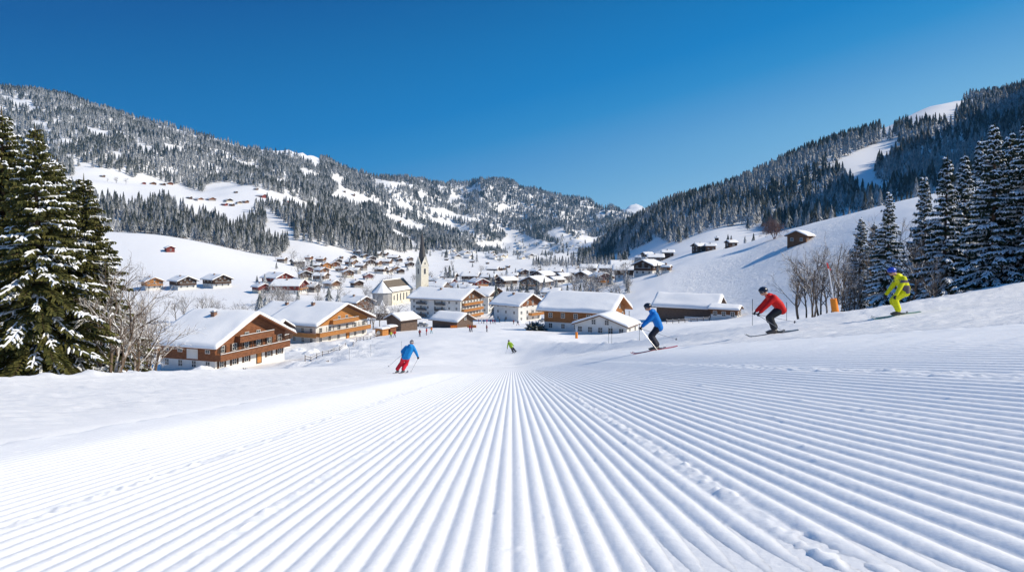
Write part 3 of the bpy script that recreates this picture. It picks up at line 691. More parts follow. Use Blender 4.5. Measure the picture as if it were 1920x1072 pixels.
# ------------------------------------------------------------------ houses
def snow_slab(W,Lr,slope_len,pitch,th,seed,nu=10,nv=14,melt=0):
    """one roof side's snow: closed lumpy slab in local coordinates u along eave, v up the slope"""
    rn=np.random.default_rng(seed)
    us=np.linspace(-1,1,nu*2+1); us=np.sign(us)*(1-(1-np.abs(us))**1.6); vsn=np.linspace(0,1,nv)**1.4
    U,V_=np.meshgrid(us,vsn)
    edge=np.minimum(1,((1-np.abs(U))*Lr/2)/.35)
    edge=np.sqrt(np.clip(1-(1-edge)**2,0,1)); ev=np.minimum(1,V_*slope_len/.35); ev=np.sqrt(np.clip(1-(1-ev)**2,0,1))
    h=th*(.15+.85*edge*ev)*(1+.35*fbm(U*Lr/7+seed,V_*slope_len/5+seed,2,seed%50))
    return U,V_,h
def roof_snow(W2,y0,y1,ze,pitch,th,seed,nu=8,nv=12,over=.08):
    """snow blanket over a gable roof, continuous across the ridge (ridge along y)"""
    nx=nv*2+1; s=np.linspace(-1,1,nx); s=np.sign(s)*(1-(1-np.abs(s))**1.5)
    v=np.linspace(-1,1,nu*2+1); v=np.sign(v)*(1-(1-np.abs(v))**1.7)
    Sg,Vg=np.meshgrid(s,v); X=Sg*(W2+over); Y=(y0+y1)/2+Vg*((y1-y0)/2+over)
    dx=(1-np.abs(Sg))*(W2+over); dy=(1-np.abs(Vg))*((y1-y0)/2+over)
    r=.38; ex=np.sqrt(np.clip(1-(1-np.minimum(1,dx/r))**2,0,1)); ey=np.sqrt(np.clip(1-(1-np.minimum(1,dy/r))**2,0,1))
    base=ze+(W2-np.abs(X))*math.tan(pitch)
    rid=-.12*np.exp(-(X/.5)**2)
    top=base+.05+th*(.12+.88*ex*ey)*(1+.55*fbm(X/3+seed*1.7,Y/3.5,3,seed%40))+rid
    bot=base+.02
    n=X.size; V=np.concatenate([np.stack([X,Y,top],-1).reshape(-1,3),np.stack([X,Y,bot],-1).reshape(-1,3)])
    Q=grid_quads(*X.shape); nr,nc=X.shape
    a=np.arange(n).reshape(nr,nc); b=list(a[0,:])+list(a[1:,-1])+list(a[-1,:-1][::-1])+list(a[1:-1,0][::-1])
    b=np.array(b); b2=np.roll(b,-1)
    side=np.stack([b,b+n,b2+n,b2],-1)
    return np_mesh('snow_cover',V,np.concatenate([Q,Q[:,::-1]+n,side]),M_SNOWR)
WIN={}
def window_mesh(w,h,shut,glass):
    k=(round(w,2),round(h,2),shut,glass)
    if k in WIN: return WIN[k]
    f=MB(); b=.09
    for x0,x1,z0,z1 in ((-w/2,w/2,-h/2,-h/2+b),(-w/2,w/2,h/2-b,h/2),(-w/2,-w/2+b,-h/2+b,h/2-b),(w/2-b,w/2,-h/2+b,h/2-b),(-.03,.03,-h/2+b,h/2-b),(-w/2+b,-.03,-.025,.025),(.03,w/2-b,-.025,.025)):
        f.box(x0,x1,-.07,0,z0,z1,0)
    if shut:
        f.box(-w/2-.5,-w/2-.04,-.06,0,-h/2,h/2,1); f.box(w/2+.04,w/2+.5,-.06,0,-h/2,h/2,1)
    p=MB(); p.box(-w/2+b*.5,w/2-b*.5,-.035,.02,-h/2+b*.5,h/2-b*.5)
    WIN[k]=(f.mesh('window',[M_FRAME,W_DARK if shut!=2 else W_ORANGE]),p.mesh('pane',[M_GLASS,M_CURT,M_PANEL][glass]))
    return WIN[k]
def add_window(root,x,y,z,ang,w=1.1,h=1.3,shut=0,glass=0,pane=True):
    a,b=window_mesh(w,h,shut,glass)
    o=link('window',a,root); o.location=(x,y,z); o.rotation_euler=(0,0,ang)
    if pane: link('pane',b,o)
    return o
def house(name,label,cat,loc,yaw,W=12,Lh=14,H=6,pitch=24,lower=P_WHITE,upper=W_MID,split=.45,over=1.2,snow=.5,detail=2,
          balc=(),side=-1,door=False,chim=1,win=None,winside=None,seed=1,group=None,gable=None,shut=0,ridge_off=0,sidebalc=False,roofbare=None,wglass=0,storey=2.7):
    """front gable faces local -y; yaw turns that front from the viewer towards the right"""
    root=empty(name,loc,R(yaw),label=label,cat=cat,group=group)
    hw=W/2; pt=R(pitch); zp=H+hw*math.tan(pt); y0,y1=-Lh/2,Lh/2; zs=H*split if split is not None else 0
    b=MB()
    if split!=0:
        b.box(-hw,hw,y0,y1,-4,zs); b.build('wall',lower,root)
    u=MB(); e=.06 if split!=0 else 0
    u.prism([(-hw-e,zs+.002 if split!=0 else -4),(hw+e,zs+.002 if split!=0 else -4),(hw+e,H),(0,zp),(-hw-e,H)],y0-e,y1+e)
    u.build('timber_wall' if upper not in (P_WHITE,P_CREAM,P_GREY,P_YELLOW) else 'upper_wall',upper,root)
    if gable is not None:
        zg=H+.1; g=MB(); hh=(zp-zg)/math.tan(pt)
        g.prism([(-hw-e-.03,zg-.9),(hw+e+.03,zg-.9),(hw+e+.03,H-.1),(0,zp-.04),(-hw-e-.03,H-.1)],y0-e-.08,y0-e-.004); g.build('gable_cladding',gable,root)
    # roof: two slabs meeting at the ridge, barge boards
    r=MB(); W2=hw+over; ze=H-over*math.tan(pt)+.04; th=.22; yo=over*1.15
    t_=th/math.cos(pt)
    r.prism([(-W2,ze),(-W2,ze+t_),(0,ze+W2*math.tan(pt)+t_),(W2,ze+t_),(W2,ze),(0,ze+W2*math.tan(pt))],y0-yo,y1+yo)
    ro=r.build('roof',upper if upper in (W_RED,W_DARK,W_MID,W_ORANGE,W_GREY,W_CRIM,W_HONEY) else W_MID,root)
    if detail>=2:
        for k in range(int(W2*2/1.6)):     # rafter ends under the verge
            pass
    if snow: link('snow_cover',roof_snow(W2,y0-yo,y1+yo,ze+t_,pt,snow,seed,nu=8 if detail>=2 else 4,nv=12 if detail>=2 else 5),ro)
    for c in range(chim):
        cb=MB(); cx=-hw*.25+c*hw*.55; cy=y0+Lh*(.55 if c==0 else .3); cz=ze+(W2-abs(cx))*math.tan(pt); s_=.42 if detail>=2 else .38
        cb.box(cx-s_,cx+s_,cy-s_,cy+s_,cz-.3,cz+snow+1.0,0); cb.box(cx-s_-.1,cx+s_+.1,cy-s_-.1,cy+s_+.1,cz+snow+1.0,cz+snow+1.12,1)
        cb.box(cx-s_*.6,cx+s_*.6,cy-s_*.6,cy+s_*.6,cz+snow+1.12,cz+snow+1.3,2)
        cb.build('chimney',[M_CHIM,M_METAL,M_SNOWR],ro)
    # windows: front gable rows and visible long side
    rows=int(H/storey+.3); rn=random.Random(seed)
    if detail>=1:
        nf=win if win is not None else max(2,int(W/3)); ns=winside if winside is not None else max(2,int(Lh/3.6))
        nb=3 if detail==0 else rows
        for k in range(rows):
            z=storey*k+1.55; proud=e if z>zs else 0
            if z>H-.4: break
            for i in range(nf):
                x=-hw+W*(i+.5)/nf
                if door and k==0 and abs(x-W*.1)<W/nf*.55: continue
                add_window(root,x,y0-proud-.01,z,0,1.15,1.35 if detail>1 else 1.4,shut if detail>1 else 0,wglass,pane=True)
            for i in range(ns):
                y=y0+Lh*(i+.5)/ns
                if rn.random()<.12: continue
                for sd in ((side,) if detail>=1 else ()):
                    add_window(root,sd*(hw+proud+.01),y,z,R(90)*sd,1.1,1.3,0,wglass,pane=True)
        if zp-H>2.0:
            for x in ((-1.6,1.6) if W>11 else (0,)):
                if detail>=1: add_window(root,x,y0-e-.09,H+.75,0,1.1,1.2,0,wglass)
    if door:
        d=MB(); d.box(W*.1-.75,W*.1+.75,y0-.1,y0+.02,0,2.25,0); d.box(W*.1-.55,W*.1+.55,y0-.13,y0-.1,.15,2.1,1); d.build('door',[W_DARK,W_ORANGE],root)
    for (zb,x0,x1,dp) in balc:
        bb=MB(); yb=y0-e; bm=upper if upper in (W_RED,W_DARK,W_MID,W_ORANGE,W_HONEY) else W_ORANGE
        bb.box(x0,x1,yb-dp,yb-.002,zb-.16,zb,0); bb.box(x0,x1,yb-dp-.05,yb-dp,zb-.25,zb+.95,0); bb.box(x0-.06,x1+.06,yb-dp-.12,yb-dp+.06,zb+.95,zb+1.05,1)
        bb.box(x0-.02,x0+.04,yb-dp,yb-.01,zb,zb+.95,0); bb.box(x1-.04,x1+.02,yb-dp,yb-.01,zb,zb+.95,0)
        n=int((x1-x0)/2.6)
        for i in range(n+1):
            x=x0+(x1-x0)*i/max(1,n); bb.box(x-.07,x+.07,yb-dp+.0,yb-dp+.12,zb+1.05,zb+storey-.3 if zb+storey<H+.2 else zb+1.1,1)
        for i in range(int((x1-x0)/.22)):       # board joints
            x=x0+.11+i*.22; bb.box(x-.012,x+.012,yb-dp-.058,yb-dp-.05,zb-.2,zb+.9,1)
        sn=bb.build('balcony',[bm,W_DARK],root)
        s2=MB(); s2.box(x0,x1,yb-dp-.11,yb-dp+.05,zb+1.052,zb+1.13); s2.build('railing_snow',M_SNOWR,sn)
    if sidebalc:
        zb=storey+.05; x1=side*(hw+e); bb=MB(); xa,xb=sorted((x1+side*.01,x1+side*1.1))
        bb.box(xa,xb,y0,y1-Lh*.2,zb-.16,zb,0); xc,xd=sorted((x1+side*1.1,x1+side*1.16)); bb.box(xc,xd,y0,y1-Lh*.2,zb-.25,zb+.95,0); bb.build('balcony',[W_ORANGE if upper in(W_ORANGE,) else upper],root)
    return root
def hplace(px,t,dz=0): X,Y,Z=at_px(px,t); return (X,Y,Z+dz)
def corner_loc(px,t,yaw,W,Lh,zg,side):
    """centre of a house whose near front corner stands at px,t; side=-1: corner at local -x"""
    X=(px-CX)/F*t; c,s=math.cos(R(yaw)),math.sin(R(yaw)); lx=side*W/2; ly=-Lh/2
    return (X-(lx*c-ly*s), t-(lx*s+ly*c), zg)
# the big nearer houses
zh=-24.3
h1=house('chalet','big red brown timber chalet with two balconies at the rim of the piste','chalet',corner_loc(403,121,70,19,13,zh,-1),70,W=19,Lh=13,H=5.3,pitch=25,upper=W_RED,split=.42,over=1.6,snow=.62,
  balc=((2.55,-9.6,9.6,1.3),(5.25,-4.6,4.8,1.2)),door=True,chim=1,win=6,winside=4,seed=11,shut=1)
m=MB(); m.box(-9.52-.13,-9.52-.06,-2.6,.0,2.5,4.6,0); m.build('white_panel',[P_WHITE],h1)
zh=-29.6
h2=house('guesthouse','white guesthouse with bright orange timber gable and long flowerbox balconies','guesthouse',corner_loc(592,186,63,22,16,zh,-1),63,W=22,Lh=16,H=6.2,pitch=22,upper=P_WHITE,gable=W_ORANGE,split=.45,over=1.9,snow=.55,
  balc=((2.75,-11,11,1.5),(5.7,-5.5,5.5,1.3)),door=True,chim=1,win=6,winside=5,seed=12,sidebalc=False)
bb=MB(); bb.box(-12.4,-11.1,-8,6.5,2.6,2.75); bb.box(-12.46,-12.4,-9.5,6.5,2.5,3.7); bb.build('balcony',W_ORANGE,h2)
house('guesthouse','snow covered back wing behind the orange gabled guesthouse','guesthouse',(h2.location.x-13,h2.location.y+14,zh-.3),63,W=17,Lh=15,H=6.0,pitch=22,upper=P_WHITE,split=.4,over=1.4,snow=.5,chim=1,seed=13)
h3=house('house','white house with brown timber gable porch facing right in the village centre','house',corner_loc(972,280,48,15,14,-34.9,-1),48,W=15,Lh=14,H=7.6,pitch=27,upper=P_WHITE,gable=W_RED,split=.4,over=1.6,snow=.6,
  balc=((2.9,-1,7.4,1.8),),chim=1,win=4,winside=3,seed=14,lower=P_WHITE)
h4=house('hotel','long white hotel with dark balconies on its front and a gabled right wing','hotel',corner_loc(863,306,62,19,28,-38.6,-1),62,W=19,Lh=28,H=11.2,pitch=22,upper=P_WHITE,gable=W_MID,split=.5,over=1.5,snow=.5,
  balc=((2.9,-8.5,9.4,1.3),(5.7,-8.5,9.4,1.3),(8.5,-8,9,1.3)),chim=2,win=7,winside=7,seed=15)
for zb in (2.9,5.7,8.5):
    for ya in (-6,4.5):
        b_=MB(); b_.box(-10.8,-9.52,ya,ya+5.5,zb-.15,zb); b_.box(-10.86,-10.8,ya,ya+5.5,zb-.2,zb+.95); b_.build('balcony',M_PANEL,h4)
house('hotel_annex','gabled white annex behind the hotel with dark timber gable','annex',hplace(905,345),60,W=15,Lh=16,H=9,pitch=24,upper=P_WHITE,gable=W_DARK,split=.5,seed=16,detail=1,balc=((5.7,-6,6,1.2),))
h5=house('barn','dark grey boarded barn with a red flagged gable by the practice slope','barn',corner_loc(857,222,52,8,11.5,-30.0,-1),52,W=8,Lh=11.5,H=2.9,pitch=27,upper=W_GREY,split=0,over=.9,snow=.45,chim=0,win=0,winside=0,seed=17,detail=1)
h6=house('farmhouse','farmhouse with orange boarded upper floor over white walls and thick rounded snow on the roof','farmhouse',corner_loc(1141,165,62,12.5,17.5,-23.6,-1),62,W=12.5,Lh=17.5,H=5.9,pitch=26,upper=W_HONEY,split=.42,over=1.5,snow=.85,
  chim=0,win=3,winside=5,seed=18,wglass=0,balc=((2.6,-1,6,1.3),))
h7=house('outbuilding','low white annex with a small window row and snowy shed roof below the orange farmhouse','outbuilding',corner_loc(1175,150,-28,12.5,8,-22.2,1),-28,W=12.5,Lh=8,H=2.6,pitch=19,upper=P_WHITE,split=.5,over=.6,snow=.4,chim=0,win=5,winside=2,seed=19,side=1)
h8=house('barn','weathered timber barn with white lower right corner and a snowbound roof behind the blue skier','barn',corner_loc(1339,186,60,10,16.5,-24.2,-1),60,W=10,Lh=16.5,H=5.2,pitch=27,upper=W_GREY,split=0,over=1.2,snow=.75,chim=0,win=2,winside=0,seed=20)
m=MB(); m.box(-5.1,-5.01,-8.3,0,-3,2.5); m.build('plaster_panel',P_WHITE,h8)
for y in (-6.8,-5,-2.6): add_window(h8,-5.11,y,1.5,R(-90),1.0,.9 if y>-3 else .8)
house('shed','small glazed shed with a snow cap right of the weathered barn','shed',hplace(1361,184,-.2),60,W=5,Lh=7,H=2.7,pitch=18,upper=W_MID,split=.5,over=.6,snow=.4,chim=0,win=2,winside=3,seed=21)
house('hut','small brown timber hut with an orange boarded side above the blue and red skier','hut',corner_loc(752,208,-38,6.5,7,-27.6,1),-38,W=6.5,Lh=7,H=2.6,pitch=24,upper=W_GREY,split=0,over=.8,snow=.5,chim=0,win=0,winside=0,seed=22,side=1)
k_=house('kiosk','tiny orange wooden kiosk with a round sign left of the timber hut','kiosk',hplace(716,192,0),-30,W=2.7,Lh=2.6,H=2.0,pitch=8,upper=W_ORANGE,split=0,over=.3,snow=.25,chim=0,detail=0,seed=23)
b_=MB(); b_.tube([(0,-1.44,1.1),(0,-1.37,1.1)],.62,16); b_.build('sign',P_CREAM,k_)
house('hut','reddish little ticket hut squeezed against the orange kiosk','hut',hplace(731,195,0),-30,W=2.6,Lh=2.6,H=2.1,pitch=10,upper=W_RED,split=0,over=.3,snow=.25,chim=0,detail=0,seed=24)
# mid sized houses: px, base row, width px, yaw, materials..., label
def hrow(px,py,wpx,yaw,up,lo,lab,H=None,asp=1.2,pitch=24,det=1,t=None,name='chalet',cat='chalet',group=None,split=.45,chim=1,balc=True,gable=None,snow=.5,tm=60,dz=0):
    t=t or on_ground(px,py,tmin=tm)
    W=wpx*t/F; W_=W/(abs(math.cos(R(yaw)))+asp*abs(math.sin(R(yaw))))/1.12; W_=max(3.2,W_)
    H_=H if H else (5.4 if W_>8 else 2.7 if W_<6 else 4)
    hs=int(px*7+py*3)
    side=-1 if yaw>0 else 1
    bl=((2.75,-W_*.45,W_*.45,1.1),) if (balc and H_>5 and det>0) else ()
    return house(name,lab,cat,hplace(px,t,dz-.2),yaw,W=W_,Lh=W_*asp,H=H_,pitch=pitch,upper=up,lower=lo,split=split,over=min(1.3,W_*.12),snow=snow,detail=det,balc=bl,
        side=side,chim=chim,win=max(1,int(W_/3.4)),winside=max(1,int(W_*asp/4)),seed=hs,group=group,gable=gable)
G1='houses of the village'
mids=[
 (300,640,75,60,W_MID,P_WHITE,'brown gabled chalet half hidden by leafless shrubs left of the big chalet',160),
 (440,608,120,75,W_DARK,P_WHITE,'wide snow roofed house with dark gable end behind the big chalet chimney',205),
 (492,618,95,80,W_DARK,P_WHITE,'long snow roofed house just behind the big red brown chalet',175),
 (372,606,60,55,W_DARK,P_WHITE,'low dark gabled house left behind the big chalet roof',225),
 (285,541,50,42,W_ORANGE,P_WHITE,'orange timber chalet with white ground floor at the foot of the barn hill',None),
 (343,540,58,48,W_DARK,P_WHITE,'wide dark chalet second in the row at the foot of the barn hill',None),
 (407,537,60,50,W_DARK,P_WHITE,'tall chalet with latticed gable at the right end of the hill row',None),
 (318,471,24,40,W_CRIM,W_CRIM,'lone red barn on the open snow hill above the village',None),
 (490,548,40,45,W_CRIM,P_CREAM,'red gabled chalet at the left edge of the village',None),
 (520,533,62,55,W_CRIM,P_WHITE,'wide crimson gabled house behind the red gabled chalet',None),
 (543,549,60,85,W_CRIM,P_WHITE,'long low white and crimson house beside the red chalets',None),
 (563,575,80,62,W_ORANGE,P_WHITE,'chalet with orange timber gable behind the guesthouse roof',255),
 (669,562,68,52,W_MID,P_WHITE,'white chalet with carved balcony left of the church apse',330),
 (1068,553,62,85,W_GREY,P_WHITE,'long white house with an even snowy roof in front of the crimson gabled house',235),
 (1127,536,42,18,W_CRIM,P_WHITE,'white house with crimson timber gable right of the village centre',None),
 (1215,514,62,-35,W_DARK,P_WHITE,'big dark chalet with a bright snow roof on the slope right of the village',None),
 (1166,506,46,82,P_WHITE,P_WHITE,'broad white snow roof left of the big dark hillside chalet',None),
 (1500,455,58,-40,W_MID,W_MID,'brown hay hut alone under the crest at the right',None),
 (897,541,42,30,W_CRIM,P_WHITE,'dark red gabled house right of the church tower',None),
 (858,545,34,32,W_ORANGE,P_WHITE,'small orange gabled house behind the hotel roof',None),
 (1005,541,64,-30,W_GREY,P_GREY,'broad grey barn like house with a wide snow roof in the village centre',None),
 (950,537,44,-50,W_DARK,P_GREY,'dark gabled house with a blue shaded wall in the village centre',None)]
for px,py,w_,yw,up,lo,lab,t_ in mids:
    barn='barn' in lab.split(' on ')[0] and 'lone' in lab or 'hut' in lab
    hrow(px,py,w_,yw,up,lo,lab,t=t_,split=0 if barn else .45,chim=0 if barn else 1,balc=not barn,det=2 if w_>45 and not barn else 1,
         name='barn' if 'lone red barn' in lab else 'hut' if 'hut' in lab else 'chalet' if 'chalet' in lab else 'house',cat='barn' if 'lone red barn' in lab else 'hut' if 'hut' in lab else 'chalet' if 'chalet' in lab else 'house',
         H=3.2 if barn else 6.5 if lab.startswith('white chalet') else None)
# small houses
HL={'slope':('chalets of the hamlet on the slope left of the church','snow roofed chalet crowded in the hamlet on the slope left of the church'),
    'mid':('roofs in the middle of the village','snow roofed house packed into the middle of the village right of the church'),
    'right':('houses at the right end of the village','snow roofed house at the right end of the village below the dark mountain'),
    'farm':('farm buildings on the upper meadow','small brown farm building on the upper meadow of the left mountain'),
    'field':('barns on the flat valley field','small barn standing on the flat white valley field'),
    'hill':('buildings on the shaded slope','small snow capped building on the shaded slope right of the village')}
small=[('slope',[(577,511,26,35,W_CRIM,P_YELLOW),(558,499,30,-50,W_DARK,P_GREY),(529,492,18,80,W_GREY,P_GREY),(611,502,22,30,W_ORANGE,W_ORANGE),(603,516,30,50,W_MID,P_CREAM),(628,503,24,25,W_RED,P_CREAM),
   (659,499,26,60,W_MID,P_WHITE),(677,506,24,70,W_GREY,P_GREY),(692,498,26,30,W_DARK,P_WHITE),(652,520,28,25,W_MID,P_CREAM),(690,524,24,28,W_CRIM,P_WHITE),(640,510,22,75,W_MID,P_WHITE),(594,504,20,80,W_DARK,P_WHITE),
   (672,478,20,70,W_MID,P_CREAM),(684,484,18,35,W_GREY,P_CREAM),(705,482,22,78,W_DARK,P_WHITE),(696,491,22,30,W_DARK,P_WHITE),(706,500,22,65,W_MID,P_CREAM),(724,497,24,78,W_MID,P_WHITE),(720,482,18,70,W_DARK,P_WHITE),
   (738,489,24,80,W_GREY,P_WHITE),(749,491,14,30,W_DARK,P_GREY),(769,489,14,30,W_GREY,P_GREY),(727,513,22,65,W_GREY,P_WHITE),(742,508,18,30,W_MID,P_GREY),(751,513,18,25,W_DARK,P_GREY),(714,513,24,75,W_DARK,P_WHITE),(666,513,22,75,P_GREY,P_GREY),
   (622,540,34,55,W_MID,P_WHITE),(602,528,30,75,W_GREY,P_WHITE)]),
 ('mid',[(812,536,38,60,W_DARK,P_WHITE),(836,541,40,70,W_CRIM,P_WHITE),(842,528,34,75,W_MID,P_WHITE),(883,527,38,78,W_DARK,P_WHITE),(917,530,34,70,W_GREY,P_CREAM),(981,518,24,20,W_DARK,P_GREY),(1005,517,26,40,W_DARK,P_WHITE),
   (1019,526,50,-40,W_DARK,P_GREY),(1042,518,28,75,W_DARK,P_WHITE),(1043,533,34,-60,W_GREY,P_WHITE),(962,523,22,80,W_GREY,P_WHITE),(820,550,46,70,W_MID,P_WHITE),(871,553,40,65,W_MID,P_WHITE),(930,556,30,60,W_DARK,P_WHITE),(1035,560,40,70,P_WHITE,P_WHITE),(1020,572,34,72,W_MID,P_WHITE)]),
 ('right',[(1082,522,38,80,W_DARK,P_WHITE),(1057,530,34,-60,W_GREY,P_WHITE),(1104,511,36,78,W_DARK,P_WHITE),(1136,513,30,75,W_GREY,P_GREY),(1170,522,44,80,W_MID,P_WHITE),(1075,512,26,60,W_MID,P_WHITE),(1144,525,30,60,W_MID,P_WHITE),(1095,528,36,-30,W_DARK,P_WHITE),(1250,514,22,60,W_MID,P_WHITE)]),
 ('farm',[(270,345,10,35,W_CRIM,W_CRIM),(287,346,15,40,W_MID,W_MID),(305,347,12,60,W_DARK,W_DARK),(319,346,15,35,W_RED,W_RED),(355,373,11,70,W_DARK,W_DARK),(372,376,20,60,W_RED,P_WHITE),(395,376,22,50,W_RED,P_GREY),(428,378,20,45,W_DARK,P_CREAM),(448,382,14,40,W_MID,P_CREAM),
   (460,380,14,60,W_MID,W_MID),(421,385,12,70,W_CRIM,W_CRIM),(435,386,11,60,W_DARK,W_DARK),(192,332,10,70,W_GREY,W_GREY),(442,362,8,60,W_DARK,W_DARK),(490,370,20,70,W_CRIM,W_CRIM),(537,378,14,-40,W_CRIM,W_CRIM),(480,356,9,70,W_GREY,W_GREY),
   (644,360,9,60,W_DARK,W_DARK),(660,366,12,75,W_GREY,W_GREY),(681,382,13,60,W_MID,W_MID),(747,416,12,70,W_GREY,W_GREY),(640,485,8,60,W_GREY,W_GREY)]),
 ('field',[(924,507,26,78,W_GREY,P_GREY),(938,507,10,30,W_DARK,W_DARK),(952,502,10,60,W_DARK,W_DARK),(885,492,10,80,W_GREY,W_GREY),(837,488,8,80,W_DARK,W_DARK),(914,495,7,60,W_DARK,W_DARK),(946,506,8,40,W_GREY,W_GREY)]),
 ('hill',[(1214,486,24,-70,W_DARK,P_WHITE),(1252,483,26,80,W_DARK,W_DARK),(1313,472,32,-70,W_DARK,W_DARK),(1332,469,22,80,W_MID,W_MID),(1371,463,22,-75,W_DARK,W_DARK),(1344,451,7,70,W_DARK,W_DARK),(1229,492,34,80,W_GREY,P_WHITE),(1200,489,22,40,P_GREY,P_GREY)])]
for key,lst in small:
    grp,lab=HL[key]
    for px,py,w_,yw,up,lo in lst:
        det=1 if (w_>=20 and key!='farm' and key!='field') else 0
        hut=key in('farm','field')
        hrow(px,py,w_,yw,up,lo,lab,det=det,group=grp,split=0 if up is lo else .45,chim=0 if hut else 1,balc=False,name='barn' if hut else 'chalet',cat='barn' if hut else 'chalet',snow=.45,asp=1.15,
             tm=900 if key=='farm' and py<400 else (330 if key in('mid','right') else 250),H=None if not hut else max(2.6,.0))
# more roofs filling the village between those above
taken=[(px,py) for _,l in small for (px,py,*_r) in l]+[(m_[0],m_[1]) for m_ in mids]+[(605,625),(960,590),(840,590),(790,560),(745,560),(1100,600),(1300,590),(905,575),(840,600)]
rh=random.Random(77); added=0; tries=0
while added<46 and tries<6000:
    tries+=1
    if added<20: px,py,key=rh.uniform(560,778),rh.uniform(486,548),'slope'
    elif added<40: px,py,key=rh.uniform(805,1120),rh.uniform(519,566),'mid'
    else: px,py,key=rh.uniform(1080,1200),rh.uniform(500,530),'right'
    wv=14+(py-480)*.28
    if any(abs(px-a_)<(wv+18)*.62 and abs(py-b_)<7+(py-480)*.09 for a_,b_ in taken): continue
    if 770<px<812 or (690<px<790 and py>520): continue
    taken.append((px,py)); added+=1
    up=rh.choice((W_DARK,W_MID,W_GREY,W_RED,W_DARK)); lo=rh.choice((P_WHITE,P_WHITE,P_CREAM,P_GREY))
    hrow(px,py,wv*rh.uniform(.9,1.25),rh.choice((25,35,55,70,78,-40)),up,lo,HL[key][1],det=1,group=HL[key][0],balc=False,tm=330,name='chalet',cat='chalet',snow=.45,asp=1.15)
print('added houses',added)
# far hamlets on the valley floor and slopes
rr=random.Random(17); far_list=[]
tries=0
while len(far_list)<80 and tries<4000:
    tries+=1; px=rr.uniform(835,1092); py=rr.uniform(436,488)
    if fbm(np.array([px/26]),np.array([py/8]),2,91)[0]<.02: continue
    t=on_ground(px,py,tmin=1150)
    if t>3600 or t<1150: continue
    far_list.append((px,t))
fm=[]
for k,(a_,b_) in enumerate(((W_DARK,P_WHITE),(W_MID,P_CREAM),(W_GREY,P_WHITE))):
    mb=MB(); mb.box(-5,5,-6,6,-3,3,1); mb.prism([(-5,3),(5,3),(0,5.6)],-6,6,0); mb.prism([(-6.2,2.5),(-6.2,3.1),(0,6.4),(6.2,3.1),(6.2,2.5),(0,5.7)],-7,7,2); fm.append(mb.mesh('farmhouse',[a_,b_,M_SNOWR]))
for k,(px,t) in enumerate(far_list):
    o=link('farmhouse',fm[k%3]); o.location=hplace(px,t); o.rotation_euler=(0,0,rr.uniform(.4,1.5)); s=rr.uniform(.9,1.5); o.scale=(s,s,s)
    tag(o,'tiny far off farmhouse on the sunlit valley slopes beyond the village','farmhouse','far farmhouses down the valley')

# ------------------------------------------------------------------ the church
ch=empty('church',(0,0,0),label='cream village church with shingled nave roof, polygonal apse and pointed dark spire',cat='church')
ztg=-41.0; ax=R(-15)     # nave axis: apse end towards the viewer's left
TX,TY=(791.5-CX)/F*404,404
ch.location=(TX,TY,ztg); ch.rotation_euler=(0,0,0)
tw=MB(); a=2.75; th_=R(44)
def rotp(x,y,th): return (x*math.cos(th)-y*math.sin(th),x*math.sin(th)+y*math.cos(th))
def put_rot(ob,th,off=(0,0,0)): ob.rotation_euler=(0,0,th); ob.location=off; return ob
topz=-(498-HY)/F*TY-ztg; gabz=-(481-HY)/F*TY-ztg; tipz=-(432-HY)/F*TY-ztg
tw.box(-a,a,-a,a,-4,topz)
tower=put_rot(tw.build('tower',P_CREAM,ch),th_)
tg=MB(); 
for q in range(4):
    th2=q*math.pi/2
    pts=[(-a-.12,topz),(a+.12,topz),(0,gabz)]
    vs=[]
    for yy in (-a-.12,-a+.15):
        for (x,z) in pts:
            X_,Y_=rotp(x,yy,th2); vs.append((X_,Y_,z))
    tg.add(vs,[(0,1,2),(5,4,3),(0,3,4,1),(1,4,5,2),(2,5,3,0)],0)
tgo=tg.build('tower_gables',P_CREAM,tower)
cr=MB()
for q in range(4):           # thin white verge boards, corbel string course
    th2=q*math.pi/2
    for sx_ in (-1,1):
        p0=rotp(sx_*(a+.3),-a-.22,th2); p1=rotp(0,-a-.22,th2)
        cr.tube([(p0[0],p0[1],topz-.15),(p1[0],p1[1],gabz+.1)],.16,4)
cr.box(-a-.16,a+.16,-a-.16,a+.16,topz-.35,topz-.05); cr.build('cornice',P_WHITE,tower)
sp=MB(); zs0=topz+.2; n=8; rings=[(a*1.02,zs0),(a*.80,topz+3.2),(a*.70,gabz+1.0),(a*.50,gabz+5),(a*.28,gabz+11),(.10,tipz-.6)]
vs=[];fs=[]
for (r_,z) in rings:
    for k in range(n):
        an=2*math.pi*(k+.5)/n; vs.append((r_*math.cos(an)*1.06,r_*math.sin(an)*1.06,z))
for i in range(len(rings)-1):
    for k in range(n): fs.append((i*n+k,i*n+(k+1)%n,(i+1)*n+(k+1)%n,(i+1)*n+k))
sp.add(vs,fs); sp.tube([(0,0,tipz-.8),(0,0,tipz+1.2)],.07,5); sp.ball((0,0,tipz-.2),.28,8)
sp.build('spire',M_SLATE,tower)
def arch_window(parent,x,y,z,th,w,h,mat=M_PANEL,frame=P_WHITE):
    f=MB(); pts=[(-w/2,-h/2),(w/2,-h/2)]+[(w/2*math.cos(an),h/2-w/2+w/2*math.sin(an)*1.25) for an in [math.pi*k/8 for k in range(9)]]
    k=1.22; f.prism([(p[0]*k,p[1]*1.08) for p in pts],-.06,0,0)
    o=f.build('window',frame,parent); o.location=(x,y,z); o.rotation_euler=(0,0,th)
    g=MB(); g.prism(pts,-.10,-.062,0); g.build('pane',mat,o); return o
for q in (0,1,2,3):
    th2=q*math.pi/2; X_,Y_=rotp(0,-a-.01,th2); arch_window(tower,X_,Y_,topz-3.3,th2,1.25,3.2)
    X_,Y_=rotp(0,-a-.13,th2); arch_window(tower,X_,Y_,topz+1.4,th2,.7,1.3)
